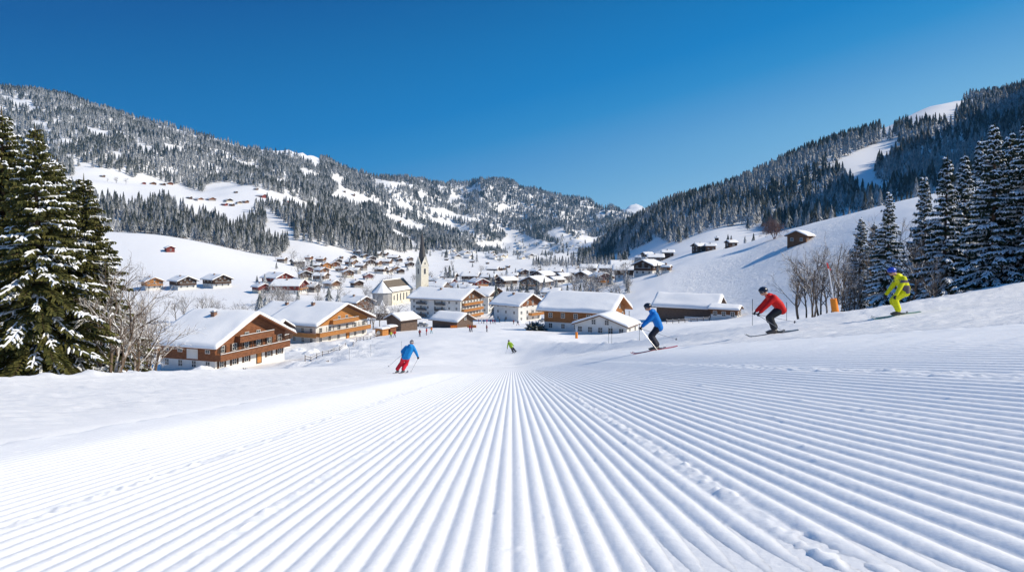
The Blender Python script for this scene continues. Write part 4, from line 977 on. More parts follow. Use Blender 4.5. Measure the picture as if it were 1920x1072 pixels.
# nave, local x across, local y along the axis (apse at -y)
nW,nL,nH=12.0,21.0,9.2; nZ=-29.3-ztg; pr=R(45)
nv=empty('nave',(0,0,0)); nv.parent=ch
# long right-hand wall's near corner stands at px 735, t 378
yawn=R(-16); cx_,cy_=(735-CX)/F*378-TX,378-TY
ox,oy=rotp(nW/2,-nL/2,yawn); nv.location=(cx_-ox,cy_-oy,0); nv.rotation_euler=(0,0,yawn)
b=MB(); b.prism([(-nW/2,-4),(nW/2,-4),(nW/2,nZ),(0,nZ+nW/2*math.tan(pr)),(-nW/2,nZ)],-nL/2,nL/2+6)
b.build('wall',P_CREAM,nv)
r=MB(); W2=nW/2+.5; t_=.35; zb=nZ-.5*math.tan(pr)+.05
r.prism([(-W2,zb),(-W2,zb+t_),(0,zb+t_+W2*math.tan(pr)),(W2,zb+t_),(W2,zb),(0,zb+W2*math.tan(pr))],-nL/2-.1,nL/2+6.4)
rf=r.build('roof',M_SHINGLE,nv)
s_=MB()   # snow left along the eaves, the ridge and on the shaded far slope
for sd in (1,):
    xs_=[W2,W2-2.0]; 
    s_.add([(W2+.02,-nL/2-.1,zb+t_+.02),(W2+.02,nL/2+6.4,zb+t_+.02),(W2-1.9,nL/2+6.4,zb+t_+1.9*1.0+.02),(W2-2.3,-nL/2-.1,zb+t_+2.3+.02),
            (W2-.02,-nL/2-.1,zb+t_+.42),(W2-.02,nL/2+6.4,zb+t_+.42),(W2-1.9,nL/2+6.4,zb+t_+1.9*1.0+.2),(W2-2.3,-nL/2-.1,zb+t_+2.3+.2)],[(0,1,5,4),(4,5,6,7),(3,7,6,2),(0,4,7,3),(1,2,6,5),(0,3,2,1)])
s_.box(-.35,.35,-nL/2-.1,nL/2+6.4,zb+t_+W2-.35,zb+t_+W2+.18)
s_.add([(-W2,-nL/2-.1,zb+t_+.02),(-W2,nL/2+6.4,zb+t_+.02),(-.4,nL/2+6.4,zb+t_+W2-.38),(-.4,-nL/2-.1,zb+t_+W2-.38),(-W2,-nL/2-.1,zb+t_+.4),(-W2,nL/2+6.4,zb+t_+.4),(-.4,nL/2+6.4,zb+t_+W2),(-.4,-nL/2-.1,zb+t_+W2)],[(0,4,5,1),(4,7,6,5),(0,3,7,4),(1,5,6,2)])
s_.build('snow_cover',M_SNOWR,rf)
for i in range(5): arch_window(nv,nW/2+.01,-nL/2+2.6+i*4.2,nZ-3.6,R(90),1.2,4.0 if i else 2.6)
ap=MB(); n=6; pts=[(nW/2*math.cos(math.pi+math.pi*k/n)*.93,-nL/2+.1+nW/2*.9*math.sin(math.pi+math.pi*k/n)) for k in range(n+1)]
vs=[(p[0],p[1],-4) for p in pts]+[(p[0],p[1],nZ-.3) for p in pts]; m=len(pts)
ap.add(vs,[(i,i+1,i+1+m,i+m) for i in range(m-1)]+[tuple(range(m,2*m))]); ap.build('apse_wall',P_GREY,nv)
ar=MB(); pts=[(nW/2*math.cos(math.pi+math.pi*k/n)*1.06,-nL/2+.1+nW/2*1.03*math.sin(math.pi+math.pi*k/n)) for k in range(n+1)]
ar.add([(p[0],p[1],nZ-.5) for p in pts]+[(p[0]*.5,(p[1]+nL/2)*.55-nL/2,nZ+2.2) for p in pts]+[(0,-nL/2+.1,zb+t_+W2)],[(i,i+1,i+1+m,i+m) for i in range(m-1)]+[(m+i,m+i+1,2*m) for i in range(m-1)]+[tuple(range(m-1,-1,-1))])
ar.build('apse_roof',M_SNOWR,nv)
# chapel pavilion with a tent roof before the church
pv=empty('pavilion',hplace(717,300,-1),label='small pavilion with a steep snowy tent roof before the church apse',cat='pavilion')
b=MB(); b.box(-2.4,2.4,-2.4,2.4,-2,4.5); b.build('wall',W_DARK,pv)
b=MB(); b.add([(-3.4,-3.4,4.4),(3.4,-3.4,4.4),(3.4,3.4,4.4),(-3.4,3.4,4.4),(-1.3,-1.3,6.6),(1.3,-1.3,6.6),(1.3,1.3,6.6),(-1.3,1.3,6.6),(0,0,10)],[(3,2,1,0),(0,1,5,4),(1,2,6,5),(2,3,7,6),(3,0,4,7),(4,5,8),(5,6,8),(6,7,8),(7,4,8)]); b.build('roof',M_SNOWR,pv)
print('village',time.time()-T0)
# ------------------------------------------------------------------ people
def remeshed(mb,vox,mats,smooth_it=2,name='body',assign=None):
    me=mb.mesh('tmp',[mats[0]]); o=bpy.data.objects.new('tmp',me); COL.objects.link(o)
    r=o.modifiers.new('r','REMESH'); r.mode='VOXEL'; r.voxel_size=vox; r.use_smooth_shade=True
    s=o.modifiers.new('s','SMOOTH'); s.factor=.5; s.iterations=smooth_it
    dg=bpy.context.evaluated_depsgraph_get(); out=bpy.data.meshes.new_from_object(o.evaluated_get(dg))
    bpy.data.objects.remove(o); out.name=name; out.materials.clear()
    for m in mats: out.materials.append(m)
    if assign:
        mi=[assign(p.center,p.normal) for p in out.polygons]; out.polygons.foreach_set('material_index',mi)
    out.polygons.foreach_set('use_smooth',[True]*len(out.polygons)); return out
def cap(mb,a,b,ra,rb,n=12,flat=None):
    a=Vector(a); b=Vector(b); mb.ball(a,ra,n); mb.ball(b,rb,n)
    if (b-a).length>1e-4: mb.tube([a,b],[ra,rb],n)
def vec(*a): return Vector(a)
def ik(a,b,l1,l2,bend):
    """middle joint between a and b"""
    d=b-a; D=min(d.length,(l1+l2)*.999); u=d.normalized(); x=(l1*l1-l2*l2+D*D)/(2*D); h=math.sqrt(max(0,l1*l1-x*x))
    q=(bend-u*bend.dot(u)).normalized(); return a+u*x+q*h
def hand(mb,wrist,d,up,side,gr=0,r=1.0):
    """palm, four curled fingers of unequal length, and a thumb closing from the side"""
    lat=d.cross(up).normalized()*side
    pal=wrist+d*.055; 
    for k in (-1,0,1): cap(mb,wrist+lat*.012*k,wrist+d*.085+lat*.027*k,.020*r,.019*r,8)
    L4=(.068,.078,.073,.056)
    for k in range(4):
        b0=wrist+d*.09+lat*(.033-.022*k); c1=b0+d*L4[k]*.45-up*.012; c2=c1-up*L4[k]*.42+d*.004; c3=c2-d*L4[k]*.35-up*.004
        cap(mb,b0,c1,.0125*r,.012*r,6); cap(mb,c1,c2,.012*r,.011*r,6); cap(mb,c2,c3,.011*r,.010*r,6)
    t0=wrist+d*.025+lat*.03; t1=t0+d*.04+lat*.022-up*.02; t2=t1+d*.025-up*.03-lat*.012
    cap(mb,t0,t1,.015*r,.013*r,6); cap(mb,t1,t2,.013*r,.011*r,6)
    return wrist+d*.10-up*.03
def skier(px,t,head_deg,pose,cols,label,polelabels,skicol,skilabels,hat,pattern=None,poles=True,scale=1.0):
    """local frame: +x forward, +y to the skier's left, z up; the root stands on the snow"""
    X,Y,Z=at_px(px,t); a=R(head_deg); c,s=math.cos(a),math.sin(a)
    def gnd(x,y): return gz(X+x*c-y*s,Y+x*s+y*c)-Z
    J={k:vec(*v) for k,v in pose.items()}
    body=MB(); jk=MB(); tr=MB(); GL=[]; BT=[]
    ank={}
    for sd,n in ((1,'l'),(-1,'r')):
        bt=MB(); BT.append(bt); f=J['foot_'+n]; g=gnd(f.x,f.y); A=vec(f.x,f.y,g+.13); ank[n]=A
        hp=J['hip']+vec(0,.10*sd,0)+(J.get('hipv') or vec(0,0,0))*sd; kn=ik(hp,A+vec(-.02,0,.0),.45,.45,J['knee'])
        cap(body,hp,kn,.085,.058); cap(body,kn,A,.056,.038); cap(body,A,A+vec(.12,0,-.06),.04,.035)
        cap(tr,hp,kn,.135,.108); cap(tr,kn,A+vec(-.01,0,.09),.108,.105); cap(tr,kn+vec(.02,0,0),kn+vec(.0,0,-.1),.09,.088)
        # boot: shell, cuff, sole
        cap(bt,A+vec(-.06,0,-.03),A+vec(.15,0,-.055),.055,.048); cap(bt,A+vec(-.05,0,-.07),A+vec(.19,0,-.075),.045,.040); cap(bt,A,A+vec(-.02,0,.15),.062,.072)
    cap(tr,J['hip']+vec(0,.07,0),J['hip']+vec(0,-.07,0),.13,.13); cap(tr,J['hip'],J['waist'],.14,.13)
    cap(body,J['hip']+vec(0,.05,0),J['hip']+vec(0,-.05,0),.12,.12); cap(body,J['hip'],J['chest'],.115,.13); cap(body,J['chest']+vec(0,.08,0),J['chest']+vec(0,-.08,0),.11,.11)
    cap(body,J['chest'],J['neck'],.10,.06); cap(body,J['neck'],J['head'],.055,.07)
    sh={}
    for sd,n in ((1,'l'),(-1,'r')):
        S_=J['chest']+vec(.0,.19*sd,.05)+(J.get('shv') or vec(0,0,0))*sd; sh[n]=S_; H=J['hand_'+n]; E=ik(S_,H,.30,.27,J['elbow']+vec(0,.5*sd,0))
        cap(body,J['chest']+vec(0,.05*sd,.03),S_,.07,.055); cap(body,S_,E,.05,.038); cap(body,E,H,.038,.026)
        cap(jk,J['chest']+vec(0,.06*sd,.0),S_,.125,.095,14); cap(jk,S_,E,.10,.082); cap(jk,E,E.lerp(H,.93),.080,.060)
        d=(H-E).normalized(); up=vec(0,0,1); up=(up-d*up.dot(d)).normalized()
        gl=MB(); GL.append(gl); hand(body,H,d,up,sd); g_=hand(gl,H,d,up,sd,r=1.35); cap(gl,H-d*.08,H,.042,.036,8); J['grip_'+n]=g_
    # jacket torso with hem, hood roll and collar
    wa=J['waist']; hp=J['hip']; chs=J['chest']; dn=(hp-wa).normalized()
    for k in (-1,0,1):
        y=vec(0,.085*k,0); cap(jk,chs+y*1.1,wa+y,.155,.15,14); cap(jk,wa+y,hp+y*1.1+dn*.03,.148,.150,14)
    nk=J['neck']; bk=(nk-J['head']); hb=vec(-.09,0,.0)
    cap(jk,chs,nk,.13,.085); 
    for k in range(7):
        an=-1.9+3.8*k/6; jk.ball(nk+vec(-.06*math.cos(an)+.0,.10*math.sin(an),.03-.02*abs(an)),.062,10)
    jk.ball(nk+vec(-.10,0,-.02),.10,10)
    # head: skull, jaw, nose, ears
    hd=J['head']; fw=J['look'].normalized()
    lt=vec(0,0,1).cross(fw).normalized(); up=fw.cross(lt)
    cap(body,hd,hd+up*.03-fw*.015,.088,.092); cap(body,hd-up*.06+fw*.035,hd-up*.03+fw*.03,.055,.07)
    cap(body,hd+fw*.095-up*.005,hd+fw*.112-up*.03,.012,.016,8); cap(body,hd+fw*.085-up*.07,hd+fw*.09-up*.068,.02,.02,8)
    for q in (1,-1): body.ball(hd+lt*.088*q-up*.01,.022,8)
    root=link('person',remeshed(body,.012,[M_SKIN,M_BLACK],2,'person_body',assign=lambda c_,n_: 0))
    root.location=(X,Y,Z); root.rotation_euler=(0,0,a); root.scale=(scale,)*3; tag(root,label,'person')
    link('trousers',remeshed(tr,.016,[cols[1]],3,'trousers'),root)
    link('jacket',remeshed(jk,.016,cols[2:] and [cols[0]]+list(cols[2:]) or [cols[0]],3,'jacket',assign=pattern),root)
    for gl in GL: link('glove',remeshed(gl,.008,[J_GLOVE],1,'glove'),root)
    for bt in BT: link('boot',remeshed(bt,.012,[J_BOOT],2,'boot'),root)
    # face: eyes hidden by goggles, mouth line
    h=MB()
    if hat=='helmet' or hat=='blue':
        vs=[];fs=[];nl,nk_=16,9
        for i in range(nk_):
            ph=math.pi*.62*i/(nk_-1)
            for j in range(nl):
                th=6.283*j/nl; rr_=.122; brow=.0
                v=fw*(rr_*1.12*math.sin(ph)*math.cos(th))+lt*(rr_*math.sin(ph)*math.sin(th))+up*(rr_*1.0*math.cos(ph)+.03)
                if ph>math.pi*.45 and math.cos(th)>.35: v=v+up*(.05*(ph-math.pi*.45)/.5*math.cos(th))*1.6
                vs.append(hd-fw*.01+v)
        for i in range(nk_-1):
            for j in range(nl): fs.append((i*nl+j,i*nl+(j+1)%nl,(i+1)*nl+(j+1)%nl,(i+1)*nl+j))
        h.add(vs,fs); ho=h.build('helmet',HATS[hat],root,True); so_=ho.modifiers.new('s','SOLIDIFY'); so_.thickness=.02; so_.offset=-1
    else:
        h.ball(hd+up*.05-fw*.01,.108,12,sc3=(1,1,.85)); h.ball(hd+up*.15,.03,8); h.build('hat',HATS[hat],root,True)
    g=MB(); n=11; vs=[];fs=[]
    for i in range(n):
        th=-1.15+2.3*i/(n-1)
        for z in (-.034,.036):
            v=fw*(.118*math.cos(th))+lt*(.110*math.sin(th))+up*(z+.012); vs.append(hd+v)
    for i in range(n-1): fs.append((i*2,i*2+2,i*2+3,i*2+1))
    g.add(vs,fs); go_=g.build('goggles',M_GOG,root,True); m_=go_.modifiers.new('s','SOLIDIFY'); m_.thickness=.018
    st=MB(); st.tube([hd+fw*(.128*math.cos(th))+lt*(.128*math.sin(th))+up*.022 for th in [1.1+ (6.283-2.2)*k/14 for k in range(15)]],.012,4,cap=True); st.build('strap',M_STRAP[0] if hat!='blue' else M_STRAP[1],go_)
    # skis
    for n in ('l','r'):
        f=J['foot_'+n]; A=ank[n]
        def P(x): return vec(f.x+x,f.y,gnd(f.x+x,f.y)+.012)
        xs_=[-.78,-.6,-.35,0,.35,.6,.78,.86,.92]; wd=[.05,.05,.045,.038,.043,.05,.054,.04,.012]; lift=[.012,0,0,.02,0,0,.015,.06,.10]
        b=MB(); vs=[];fs=[]
        for x,w_,lf in zip(xs_,wd,lift):
            p=P(x)
            for yy,zz in ((-w_,lf),(w_,lf),(w_,lf+.016),(-w_,lf+.016)): vs.append(vec(p.x,p.y+yy,p.z+zz))
        for i in range(len(xs_)-1):
            for q in range(4): fs.append((i*4+q,i*4+(q+1)%4,(i+1)*4+(q+1)%4,(i+1)*4+q))
        fs+=[(3,2,1,0),tuple(len(xs_)*4-4+q for q in range(4))]
        b.add(vs,fs)
        so2=b.build('ski',skicol); so2.location=(X,Y,Z); so2.rotation_euler=(0,0,a); so2.scale=(scale,)*3; tag(so2,skilabels[0 if n=='l' else 1],'ski')
        p=P(0); bd=MB(); bd.box(-.26,-.10,-.035,.035,.03,.075); bd.box(.15,.24,-.035,.035,.03,.075); bo=bd.build('binding',M_BLACK,so2); bo.location=p
        br_=MB(); br_.box(-.34,-.30,-.03,.03,.03,.13); bo2=br_.build('ski_brake',M_METAL,so2); bo2.location=p
    if poles:
        for n,lab in zip(('l','r'),polelabels):
            if not lab: continue
            g_=J['grip_'+n]; tp=J['pole_'+n]; tip=vec(tp.x,tp.y,gnd(tp.x,tp.y)+ (tp.z)); u=(tip-g_).normalized()
            b=MB(); b.tube([g_,tip],[.0095,.006],6); po=b.build('ski_pole',M_POLE); po.location=(X,Y,Z); po.rotation_euler=(0,0,a); po.scale=(scale,)*3; tag(po,lab,'ski pole')
            b=MB(); b.tube([g_-u*.09,g_+u*.06],[.017,.015],8); b.build('grip',M_BLACK,po)
            b=MB(); b.tube([tip-u*.07,tip-u*.06],[.045,.045],10); b.build('basket',M_BLACK,po)
    return root
J_GLOVE=new_mat('glove',(.02,.022,.03),.6,.3); J_BOOT=new_mat('ski_boot',(.06,.055,.055),.35,.5)
M_GOG=new_mat('goggle_lens',(.05,.04,.05),.15,.7); M_STRAP=[new_mat('strap_white',(.7,.7,.7),.6,.3),new_mat('strap_red',(.7,.05,.08),.6,.3)]
M_POLE=new_mat('pole_grey',(.30,.30,.32),.35,.5,.5)
HATS={'helmet':new_mat('helmet_dark',(.012,.015,.03),.25,.5),'blue':new_mat('helmet_blue',(.02,.06,.45),.3,.5),'knit':new_mat('knit_grey',(.12,.12,.14),.9,.1)}
def fabric(n,c): return noisy(n,c,tuple(v*.82 for v in c),14,.65,.25,bump=.25,dist=.02)
C_BLUE=fabric('blue_jacket',(.006,.19,.62)); C_NAVY=fabric('black_trousers',(.02,.022,.035)); C_RED=fabric('red_jacket',(.62,.012,.012)); C_BLK=fabric('charcoal_trousers',(.022,.026,.032))
C_YEL=fabric('yellow_suit',(.80,.80,.01)); C_GRY=fabric('grey_panel',(.13,.10,.13)); C_REDT=fabric('red_trousers',(.72,.02,.045)); C_BL2=fabric('bright_blue_jacket',(.01,.24,.62)); C_GRN=fabric('green_jacket',(.36,.55,.03))
def ski_mat(n,c): return new_mat(n,c,.3,.5)
skier(1228,25,176,dict(foot_l=(.02,.17,0),foot_r=(-.08,-.15,0),hip=(-.14,0,.90),waist=(-.09,0,1.06),chest=(.04,0,1.33),neck=(.15,0,1.48),head=(.27,0,1.61),look=(1,0,-.35),
  knee=(1,0,.1),elbow=(-1,0,-.5),hand_l=(.50,.27,.93),hand_r=(.44,-.33,.86),pole_l=(-.02,.46,0.02),pole_r=(-.95,-.62,.25)),(C_BLUE,C_NAVY),
  'person in blue jacket and black trousers skiing left, upright with bent knees',('pole planted in front of the blue jacketed skier with black trousers','pole trailing behind the blue jacketed skier with black trousers'),
  ski_mat('ski_red',(.6,.02,.04)),('near red tipped ski of the blue jacketed skier in black trousers','far red tipped ski of the blue jacketed skier in black trousers'),'helmet')
skier(1449,22,177,dict(foot_l=(.04,.17,0),foot_r=(-.10,-.15,0),hip=(-.25,0,.83),waist=(-.18,0,.97),chest=(.02,0,1.17),neck=(.16,0,1.27),head=(.31,0,1.39),look=(1,0,-.45),
  knee=(1,0,.1),elbow=(-1,0,-.5),hand_l=(.50,.27,.74),hand_r=(.44,-.33,.72),pole_l=(-.22,.46,.02),pole_r=(-.95,-.5,.25)),(C_RED,C_BLK),
  'person in red jacket and charcoal trousers skiing left in a deep crouch',('near pole slanting across the legs of the red jacketed skier','pole trailing behind the red jacketed skier'),
  ski_mat('ski_black',(.03,.035,.035)),('near black ski of the red jacketed skier','far black ski of the red jacketed skier'),'helmet')
skier(1681,21.5,178,dict(foot_l=(.04,.15,0),foot_r=(-.12,-.14,0),hip=(-.25,0,.85),waist=(-.26,0,1.0),chest=(-.15,0,1.26),neck=(-.01,0,1.41),head=(.16,0,1.53),look=(1,0,-.45),
  knee=(1,0,.1),elbow=(-1,0,-.5),hand_l=(.17,.27,.74),hand_r=(.22,-.28,.72)),(C_YEL,C_YEL,C_GRY),
  'person in neon yellow ski suit with grey side panel and blue helmet',(None,None),
  ski_mat('ski_green',(.12,.25,.17)),('near green ski of the yellow suited skier','far green ski of the yellow suited skier'),'blue',
  pattern=lambda c_,n_: 1 if (abs(n_.y)>.45 and abs(c_.y)<.27 and .80<c_.z<1.08 and -.36<c_.x<-.06-(c_.z-.8)*.25) or (abs(c_.y)>.13 and 1.17<c_.z<1.27 and abs(n_.y)>.2) else 0,poles=False,scale=.92)
lean=lambda x,y,z:(x,y-0.34*z,z)
skier(752,35,84,dict(foot_l=(.02,.20,0),foot_r=(.0,-.12,0),hip=(-.10,-.30,.90),waist=(-.06,-.37,1.06),chest=(.02,-.46,1.30),neck=(.06,-.51,1.45),head=(.10,-.55,1.58),look=(1,.1,-.3),
  knee=(1,0,.0),elbow=(-.6,0,-.3),hand_l=(.22,.0,1.0),hand_r=(.15,-.86,.86),pole_l=(-.15,.68,.30),pole_r=(-.05,-.52,.03)),(C_BL2,C_REDT),
  'person in bright blue hooded jacket and red trousers carving away down the piste',('pole held out to the left by the blue and red skier','pole planted at the right by the blue and red skier'),
  ski_mat('ski_grey',(.16,.16,.18)),('left ski of the skier in red trousers','right ski of the skier in red trousers'),'knit')
skier(962,90,80,dict(foot_l=(.02,.02,0),foot_r=(.0,-.30,0),hip=(-.10,.26,.86),waist=(-.06,.33,1.02),chest=(.02,.47,1.27),neck=(.06,.54,1.42),head=(.10,.60,1.55),look=(1,0,-.3),
  knee=(1,0,.0),elbow=(-.6,0,-.3),hand_l=(.15,.82,.62),hand_r=(.15,-.02,1.0),pole_l=(-.15,1.0,.05),pole_r=(-.7,.1,.3)),(C_GRN,C_NAVY),
  'small person in lime green jacket and black trousers turning in mid piste',('left pole of the lime green skier in mid piste','right pole of the lime green skier in mid piste'),
  ski_mat('ski_dark',(.05,.05,.06)),('left ski of the lime green skier','right ski of the lime green skier'),'helmet')

# small figures at the foot of the piste
def small_person(jacket,trousers,stride,arm,hat=M_BLACK):
    b=MB()
    for sd in (1,-1):
        cap(b,(0,.09*sd,.86),(.06,.11*sd+stride*sd*.3,.46),.10,.08,8); cap(b,(.06,.11*sd+stride*sd*.3,.46),(0,.12*sd+stride*sd*.6,.06),.075,.07,8); cap(b,(0,.12*sd+stride*sd*.6,.05),(.16,.12*sd+stride*sd*.6,.04),.05,.04,8)
        cap(b,(0,.18*sd,1.36),(.03,.28*sd+arm*sd*.1,1.10),.08,.065,8); cap(b,(.03,.28*sd+arm*sd*.1,1.10),(.22,.26*sd+arm*sd*.3,.95+arm*.3),.06,.045,8)
    cap(b,(0,0,.9),(0,0,1.34),.17,.19,10); cap(b,(0,0,1.38),(.02,0,1.52),.08,.07,8); b.ball((.03,0,1.63),.115,10)
    return remeshed(b,.035,[jacket,trousers,hat,M_SKIN],1,'person',assign=lambda c_,n_:1 if c_.z<.84 else (0 if c_.z<1.5 else (3 if n_.x>.6 and c_.z<1.66 else 2)))
mt=lambda n,c:new_mat(n,c,.7,.2)
C_=dict(red=mt('cloth_red',(.5,.03,.03)),maroon=mt('cloth_maroon',(.2,.03,.04)),dark=mt('cloth_dark',(.03,.03,.04)),navy=mt('cloth_navy',(.03,.05,.15)),pink=mt('cloth_pink',(.55,.08,.16)),white=mt('cloth_white',(.6,.6,.62)),orange=mt('cloth_orange',(.6,.18,.03)),teal=mt('cloth_teal',(.03,.25,.3)),lime=mt('cloth_lime',(.45,.5,.05)))
ppl=[(787,631,'maroon','dark',0,0,'person in maroon jacket standing left on the practice slope fence'),(800,628,'red','maroon',0,0,'slim person all in red standing beside the maroon one'),
 (809,625,'orange','teal',.2,.6,'person in orange top next to a small banner'),(881,622,'red','dark',.2,0,'left one of two red jacketed people standing close together'),(884.5,622,'maroon','dark',.2,0,'right one of two red jacketed people standing close together'),
 (912.6,622,'maroon','dark',.1,.4,'lone person in maroon standing at the tip of the blue shadow'),(992,619,'pink','maroon',.1,.3,'person in pink jacket inside the blue shadow by the bush'),
 (740,632,'red','dark',.2,.2,'person in red by the wooden kiosk'),(733,634,'lime','dark',.2,.2,'person in yellow green by the wooden kiosk'),
 (881,605,'red','white',0,0,'person in red right beside the dark boarded barn'),(897.6,606,'maroon','dark',0,0,'first dark red person of the waiting queue'),(903,606,'white','navy',0,0,'pale clothed person near the head of the queue'),
 (907,606.5,'navy','dark',0,0,'navy clothed person near the head of the queue'),(913,606.5,'pink','maroon',0,.3,'pink clothed person in the middle of the queue'),(919.5,607,'navy','maroon',0,0,'navy and maroon clothed person in the queue'),
 (924,606.5,'red','navy',.3,0,'red jacketed person in the middle of the queue'),(928,607,'maroon','dark',.5,0,'striding person at the tail of the queue'),(936.6,604,'dark','dark',0,0,'black clothed tall person by the dark shelter'),
 (947,604,'dark','dark',0,0,'black clothed person right of the dark shelter'),(963,608,'maroon','dark',0,0,'maroon clothed person standing apart right of the queue'),(971,610,'dark','maroon',.7,.2,'dark clothed person with legs apart right of the queue')]
pc={}
rq=random.Random(3)
for px,py,j,tt_,st_,ar_,lab in ppl:
    k=(j,tt_,st_,ar_)
    if k not in pc: pc[k]=small_person(C_[j],C_[tt_],st_,ar_)
    t=on_ground(px,py,tmin=70); t=min(t,275)
    o=link('person',pc[k]); X,Y,Z=at_px(px,t); o.location=(X,Y,Z); o.rotation_euler=(0,0,rq.uniform(0,6.28)); tag(o,lab,'person','people at the foot of the piste')
# orange padded lance pole at the right, marker in the middle, thin stakes, netting
def padded(px,t,h,lab,tilt=0,poleh=3.2,red=False):
    X,Y,Z=at_px(px,t); r=empty('snow_lance',(X,Y,Z),label=lab,cat='snow lance'); r.rotation_euler=(0,tilt,0)
    b=MB(); b.tube([(0,0,-.2),(0,0,h*.08),(0,0,h*.5),(0,0,h)],[h*.21,h*.22,h*.215,h*.2],16); b.build('padding',M_ORPAD,r)
    b=MB(); b.tube([(0,0,h*.9),(0,0,poleh)],[.028,.024],8); p=b.build('pole',M_WHITEP,r)
    if red:
        b=MB(); b.tube([(0,0,poleh-.05),(-.03,0,poleh+.2)],[.035,.03],8); b.ball((.07,0,poleh-.1),.035,8); b.build('nozzle',M_RED,r)
    return r
padded(1567,28.2,.66,'orange padded snow lance with a leaning white pole and red nozzle',tilt=R(-9),poleh=2.0,red=True)
padded(1081,136,1.25,'small orange padded post on the flat in front of the white annex',poleh=2.1)
def stake(px,t,h,lab,m=M_BLACK,r=.014):
    X,Y,Z=at_px(px,t); o=empty('marker_pole',(X,Y,Z),label=lab,cat='marker pole',group='thin poles beside the piste')
    b=MB(); b.tube([(0,0,-.2),(0,0,h*.55)],[r,r],6); b.build('shaft',M_METAL,o); b=MB(); b.tube([(0,0,h*.55),(0,0,h)],[r*1.05,r*.9],6); b.build('tip',m,o)
for px,t,h,lab in [(1411,31.5,1.25,'bent black marker pole at the piste edge left of the red skier'),(1475,30,.9,'short marker pole right behind the red skier'),(1199,50,1.3,'thin marker pole left of the blue skier poles'),
   (1147,62,1.6,'thin marker pole before the gable of the white annex'),(1141,64,1.5,'second thin pole before the white annex'),(655,100,1.9,'thin dark pole on the snow bank right of the guesthouse'),(695,105,1.9,'thin pole left of the blue and red skier'),
   (753,110,1.6,'thin pole near the kiosk side of the piste')]: stake(px,t,h,lab,r=.02 if t>45 else .014)
# orange safety net in front of the boarded barn
for k,(pa,pb,py,lab) in enumerate([(845,857,615,'short orange safety net left of the barn gable'),(876,893,613,'long orange safety net right of the barn gable')]):
    ta=on_ground(pa,py,tmin=90); A=Vector(at_px(pa,min(ta,215))); B=Vector(at_px(pb,min(ta,215)-6*k)); r=empty('safety_net',A,label=lab,cat='safety net'); D=B-A
    b=MB(); n=6
    for i in range(n): 
        p=D*i/n; q=D*(i+1)/n; b.add([p+vec(0,0,.1),q+vec(0,0,.1),q+vec(0,0,1.0-.15*(i%2)),p+vec(0,0,1.0-.15*((i+1)%2)),p+vec(0,.03,.1),q+vec(0,.03,.1),q+vec(0,.03,1.0-.15*(i%2)),p+vec(0,.03,1.0-.15*((i+1)%2))],[(0,1,2,3),(7,6,5,4),(3,2,6,7),(0,4,5,1)])
    b.build('net',M_ORPAD,r)
    for i in range(4):
        b=MB(); p=D*i/3; b.tube([p+vec(0,-.03,-.2),p+vec(0,-.03,1.25)],.03,5); b.build('post',M_RED,r)
# snow covered parked cars beyond the white village house
def car(px,t,rz,lab,body):
    X,Y,Z=at_px(px,t); r=empty('parked_car',(X,Y,Z),rz,label=lab,cat='car',group='parked cars')
    prof=[(-2.1,.35),(-2.15,.75),(-1.95,.92),(-1.35,1.0),(-.75,1.42),(.75,1.45),(1.35,1.05),(2.05,.9),(2.15,.6),(2.1,.35)]
    b=MB(); b.prism(prof,-.85,.85); b.build('body',body,r).modifiers.new('b','BEVEL').width=.08
    b=MB(); b.prism([(-1.2,1.0),(-.7,1.37),(.7,1.39),(1.2,1.05)],-.87,.87); b.build('side_window',M_GLASS,r)
    b=MB(); b.prism([(-1.0,1.40),(-.75,1.45),(.75,1.47),(1.0,1.38),(.8,1.68),(-.8,1.66)],-.8,.8); b.build('snow_cover',M_SNOWR,r)
    for x in (-1.35,1.35):
        for y in (-.8,.8):
            b=MB(); b.tube([(x,y-.1,.33),(x,y+.1,.33)],.33,12); w_=b.build('wheel',M_BLACK,r); b=MB(); b.tube([(x,y-.11,.33),(x,y+.11,.33)],.18,10); b.build('rim',M_METAL,w_)
car(1021,262,.3,'snow capped silver car parked right of the white house with brown gable',M_METAL); car(1033,250,.2,'snow capped dark car parked left of the orange farmhouse',M_PANEL); car(792,240,2.6,'snow capped grey car left of the boarded barn',M_METAL)
# low timber fences
for k,(pa,ta,pb,tb,lab) in enumerate([(572,112,648,150,'snow capped timber fence on the bank below the guesthouse'),(662,150,708,185,'short timber fence leading to the orange kiosk'),(1058,215,1100,232,'timber fence in front of the long white house'),(1250,180,1330,182,'low timber fence in front of the weathered barn')]):
    A=Vector(at_px(pa,ta)); r=empty('fence',A,label=lab,cat='fence'); n=7; P_=[Vector(at_px(pa+(pb-pa)*i/n,ta+(tb-ta)*i/n))-A for i in range(n+1)]
    for p in P_:
        b=MB(); b.tube([p+vec(0,0,-.3),p+vec(0,0,1.05)],.07,6); b.ball(p+vec(0,0,1.1),.13,8,1,(1,1,.6)); b.build('post',[W_DARK,M_SNOWR],r)
    for i in range(n):
        for z in (.45,.85):
            b=MB(); b.tube([P_[i]+vec(0,0,z),P_[i+1]+vec(0,0,z+.03)],.045,5); b.tube([P_[i]+vec(0,0,z+.07),P_[i+1]+vec(0,0,z+.10)],.04,5,1); b.build('rail',[W_DARK,M_SNOWR],r)
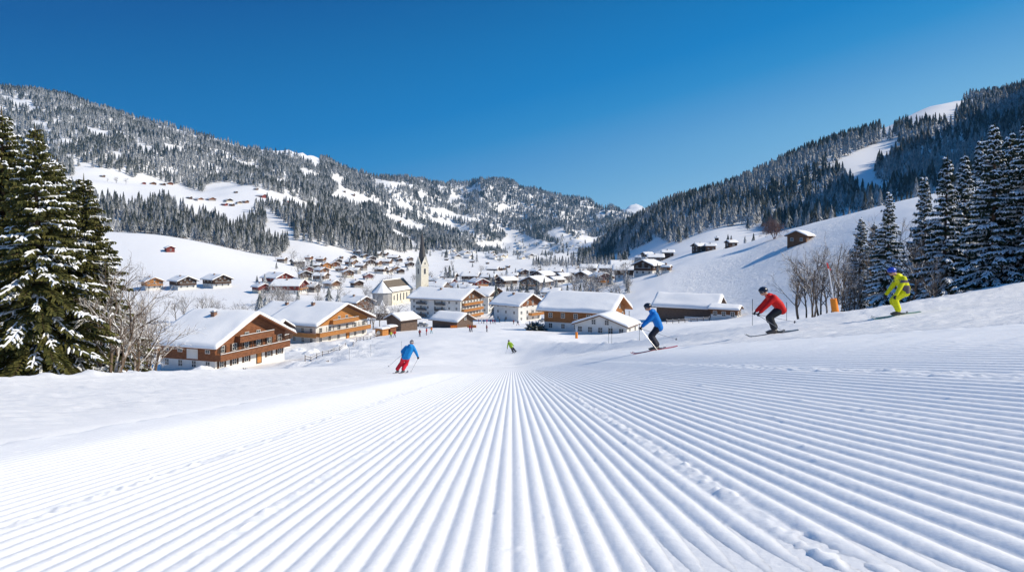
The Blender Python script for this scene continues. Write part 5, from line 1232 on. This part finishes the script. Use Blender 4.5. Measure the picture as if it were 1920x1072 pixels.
# bushes with snow
def bush(px,t,r_,lab,mat=M_FARW,n=60,seed=0):
    rn=random.Random(seed); X,Y,Z=at_px(px,t); b=MB()
    for i in range(n):
        a_=rn.uniform(0,6.28); e_=rn.uniform(.15,1.3); l=r_*rn.uniform(.6,1.15); d_=vec(math.cos(a_)*math.cos(e_),math.sin(a_)*math.cos(e_),math.sin(e_)); o_=vec(rn.uniform(-.3,.3),rn.uniform(-.3,.3),0)*r_
        b.tube([o_,o_+d_*l*.6,o_+d_*l+vec(0,0,-.1*l)],[.10*r_,.12*r_,.02],4,cap=False)
    o=b.build('bush',mat); o.location=(X,Y,Z-.1); tag(o,lab,'bush')
bush(1003,172,3.0,'dark snowy bush at the corner of the blue shadow by the farmhouse',M_FARD,90,1); bush(1012,176,2.2,'smaller dark bush against the orange farmhouse corner',M_FAR,60,2)
bush(611,100,1.1,'small snow capped shrub by a log on the bank right of the big chalet',M_TWIG,70,3); bush(552,118,.8,'dry twigs poking out of the snow bank beside the big chalet',M_TWIG,30,4); bush(458,110,.9,'low bush in front of the big chalet wall',M_TWIG,40,5)
for k,(px,t,r_,lab) in enumerate([(380,118,2.0,'rounded heap of snow in front of the big chalet'),(655,175,2.2,'snow heap in front of the guesthouse'),(700,200,2.4,'snow heap behind the orange kiosk'),(1045,250,2.2,'snow heap beside the orange farmhouse roof'),(560,160,2.0,'snow heap between the big chalet and the guesthouse'),(585,150,1.7,'lower snow heap below the guesthouse terrace'),(975,262,2.0,'snow heap below the white house with brown gable'),(640,150,1.6,'snow heap on the ploughed bank right of the guesthouse')]):
    n=26; g_=np.linspace(-1,1,n); A_,B_=np.meshgrid(g_,g_); rr_=np.sqrt(A_**2+B_**2); hz_=np.maximum(0,1-rr_**2)**1.2*(.55+.5*fbm(A_*2+k*3,B_*2,3,k+5))-.12
    V=np.stack([A_*r_*1.4,B_*r_*1.1,hz_*r_],-1).reshape(-1,3); o=link('snow_heap',np_mesh('snow_heap',V,grid_quads(n,n),M_SNOWR)); o.location=Vector(at_px(px,t)); tag(o,lab,'snow heap','snow heaps')
print('people',time.time()-T0)
# ------------------------------------------------------------------ light, air, camera
SUN_AZ,SUN_EL=R(97),R(38)
w=bpy.data.worlds.new('World'); sc.world=w; w.use_nodes=True; nt=w.node_tree
bg=nt.nodes['Background']; sky=nt.nodes.new('ShaderNodeTexSky'); sky.sky_type='NISHITA'; sky.sun_disc=False
sky.sun_elevation=SUN_EL; sky.sun_rotation=SUN_AZ; sky.altitude=1200; sky.air_density=1.0; sky.dust_density=.25; sky.ozone_density=3.0
hs=nt.nodes.new('ShaderNodeHueSaturation'); hs.inputs['Saturation'].default_value=1.3; hs.inputs['Value'].default_value=1.0; hs.inputs['Hue'].default_value=.494
tcw=nt.nodes.new('ShaderNodeTexCoord'); sz=nt.nodes.new('ShaderNodeSeparateXYZ'); nt.links.new(tcw.outputs['Generated'],sz.inputs[0])
q1=nt.nodes.new('ShaderNodeMath'); q1.operation='MULTIPLY_ADD'; q1.inputs[1].default_value=-.23; nt.links.new(sz.outputs[0],q1.inputs[0]); nt.links.new(sz.outputs[2],q1.inputs[2])
def s2l(c): return [((v/255+.055)/1.055)**2.4 if v>10 else v/255/12.92 for v in c]+[1]
rp=nt.nodes.new('ShaderNodeValToRGB'); el=rp.color_ramp.elements; el[0].position=0; el[0].color=s2l(SKY[0]); el[1].position=1; el[1].color=s2l((66,122,182))  # end colour lies out of view, brightened to add fill on shaded snow
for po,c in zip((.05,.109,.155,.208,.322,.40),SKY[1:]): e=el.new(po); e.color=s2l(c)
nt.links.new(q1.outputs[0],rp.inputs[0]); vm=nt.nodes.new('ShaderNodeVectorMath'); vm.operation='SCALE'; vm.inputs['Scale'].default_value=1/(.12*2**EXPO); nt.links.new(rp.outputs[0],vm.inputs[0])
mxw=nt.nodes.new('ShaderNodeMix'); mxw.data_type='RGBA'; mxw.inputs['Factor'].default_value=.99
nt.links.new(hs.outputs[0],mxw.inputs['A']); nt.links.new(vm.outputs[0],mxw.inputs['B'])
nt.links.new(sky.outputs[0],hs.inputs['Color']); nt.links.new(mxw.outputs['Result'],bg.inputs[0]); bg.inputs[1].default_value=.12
sl=bpy.data.lights.new('sun','SUN'); sl.energy=5.0; sl.angle=R(.55); sl.color=(1,.905,.755)
so=link('sun',sl); d=Vector((math.sin(SUN_AZ)*math.cos(SUN_EL),math.cos(SUN_AZ)*math.cos(SUN_EL),math.sin(SUN_EL)))
so.rotation_euler=d.to_track_quat('Z','Y').to_euler(); so.location=d*100
if HAZE:
    mb=MB(); mb.box(-8300,8600,-90,9200,-160,1050)
    hz=bpy.data.materials.new('air'); hz.use_nodes=True; hn=hz.node_tree; hn.nodes.clear()
    out=hn.nodes.new('ShaderNodeOutputMaterial'); pv=hn.nodes.new('ShaderNodeVolumePrincipled')
    pv.inputs['Color'].default_value=(.18,.54,1,1); pv.inputs['Density'].default_value=HAZE; pv.inputs['Anisotropy'].default_value=.1
    hn.links.new(pv.outputs[0],out.inputs['Volume'])
    ho=mb.build('haze',hz); tag(ho,kind='stuff'); ho.display_type='WIRE'
cam=bpy.data.cameras.new('camera'); co=link('camera',cam); sc.camera=co
co.location=(0,0,0); co.rotation_euler=(R(90),0,0); cam.sensor_width=36; cam.sensor_fit='HORIZONTAL'
cam.lens=36*F/1920; cam.shift_y=-(536-450)/1920; cam.clip_start=.05; cam.clip_end=30000
vs=sc.view_settings; vs.view_transform='Standard'; vs.look='None'; vs.gamma=1; vs.exposure=EXPO; vs.use_curve_mapping=False
sc.cycles.use_denoising=True
sc.cycles.max_bounces=5; sc.cycles.diffuse_bounces=3; sc.cycles.volume_bounces=0; sc.cycles.transparent_max_bounces=4
print('done',time.time()-T0)
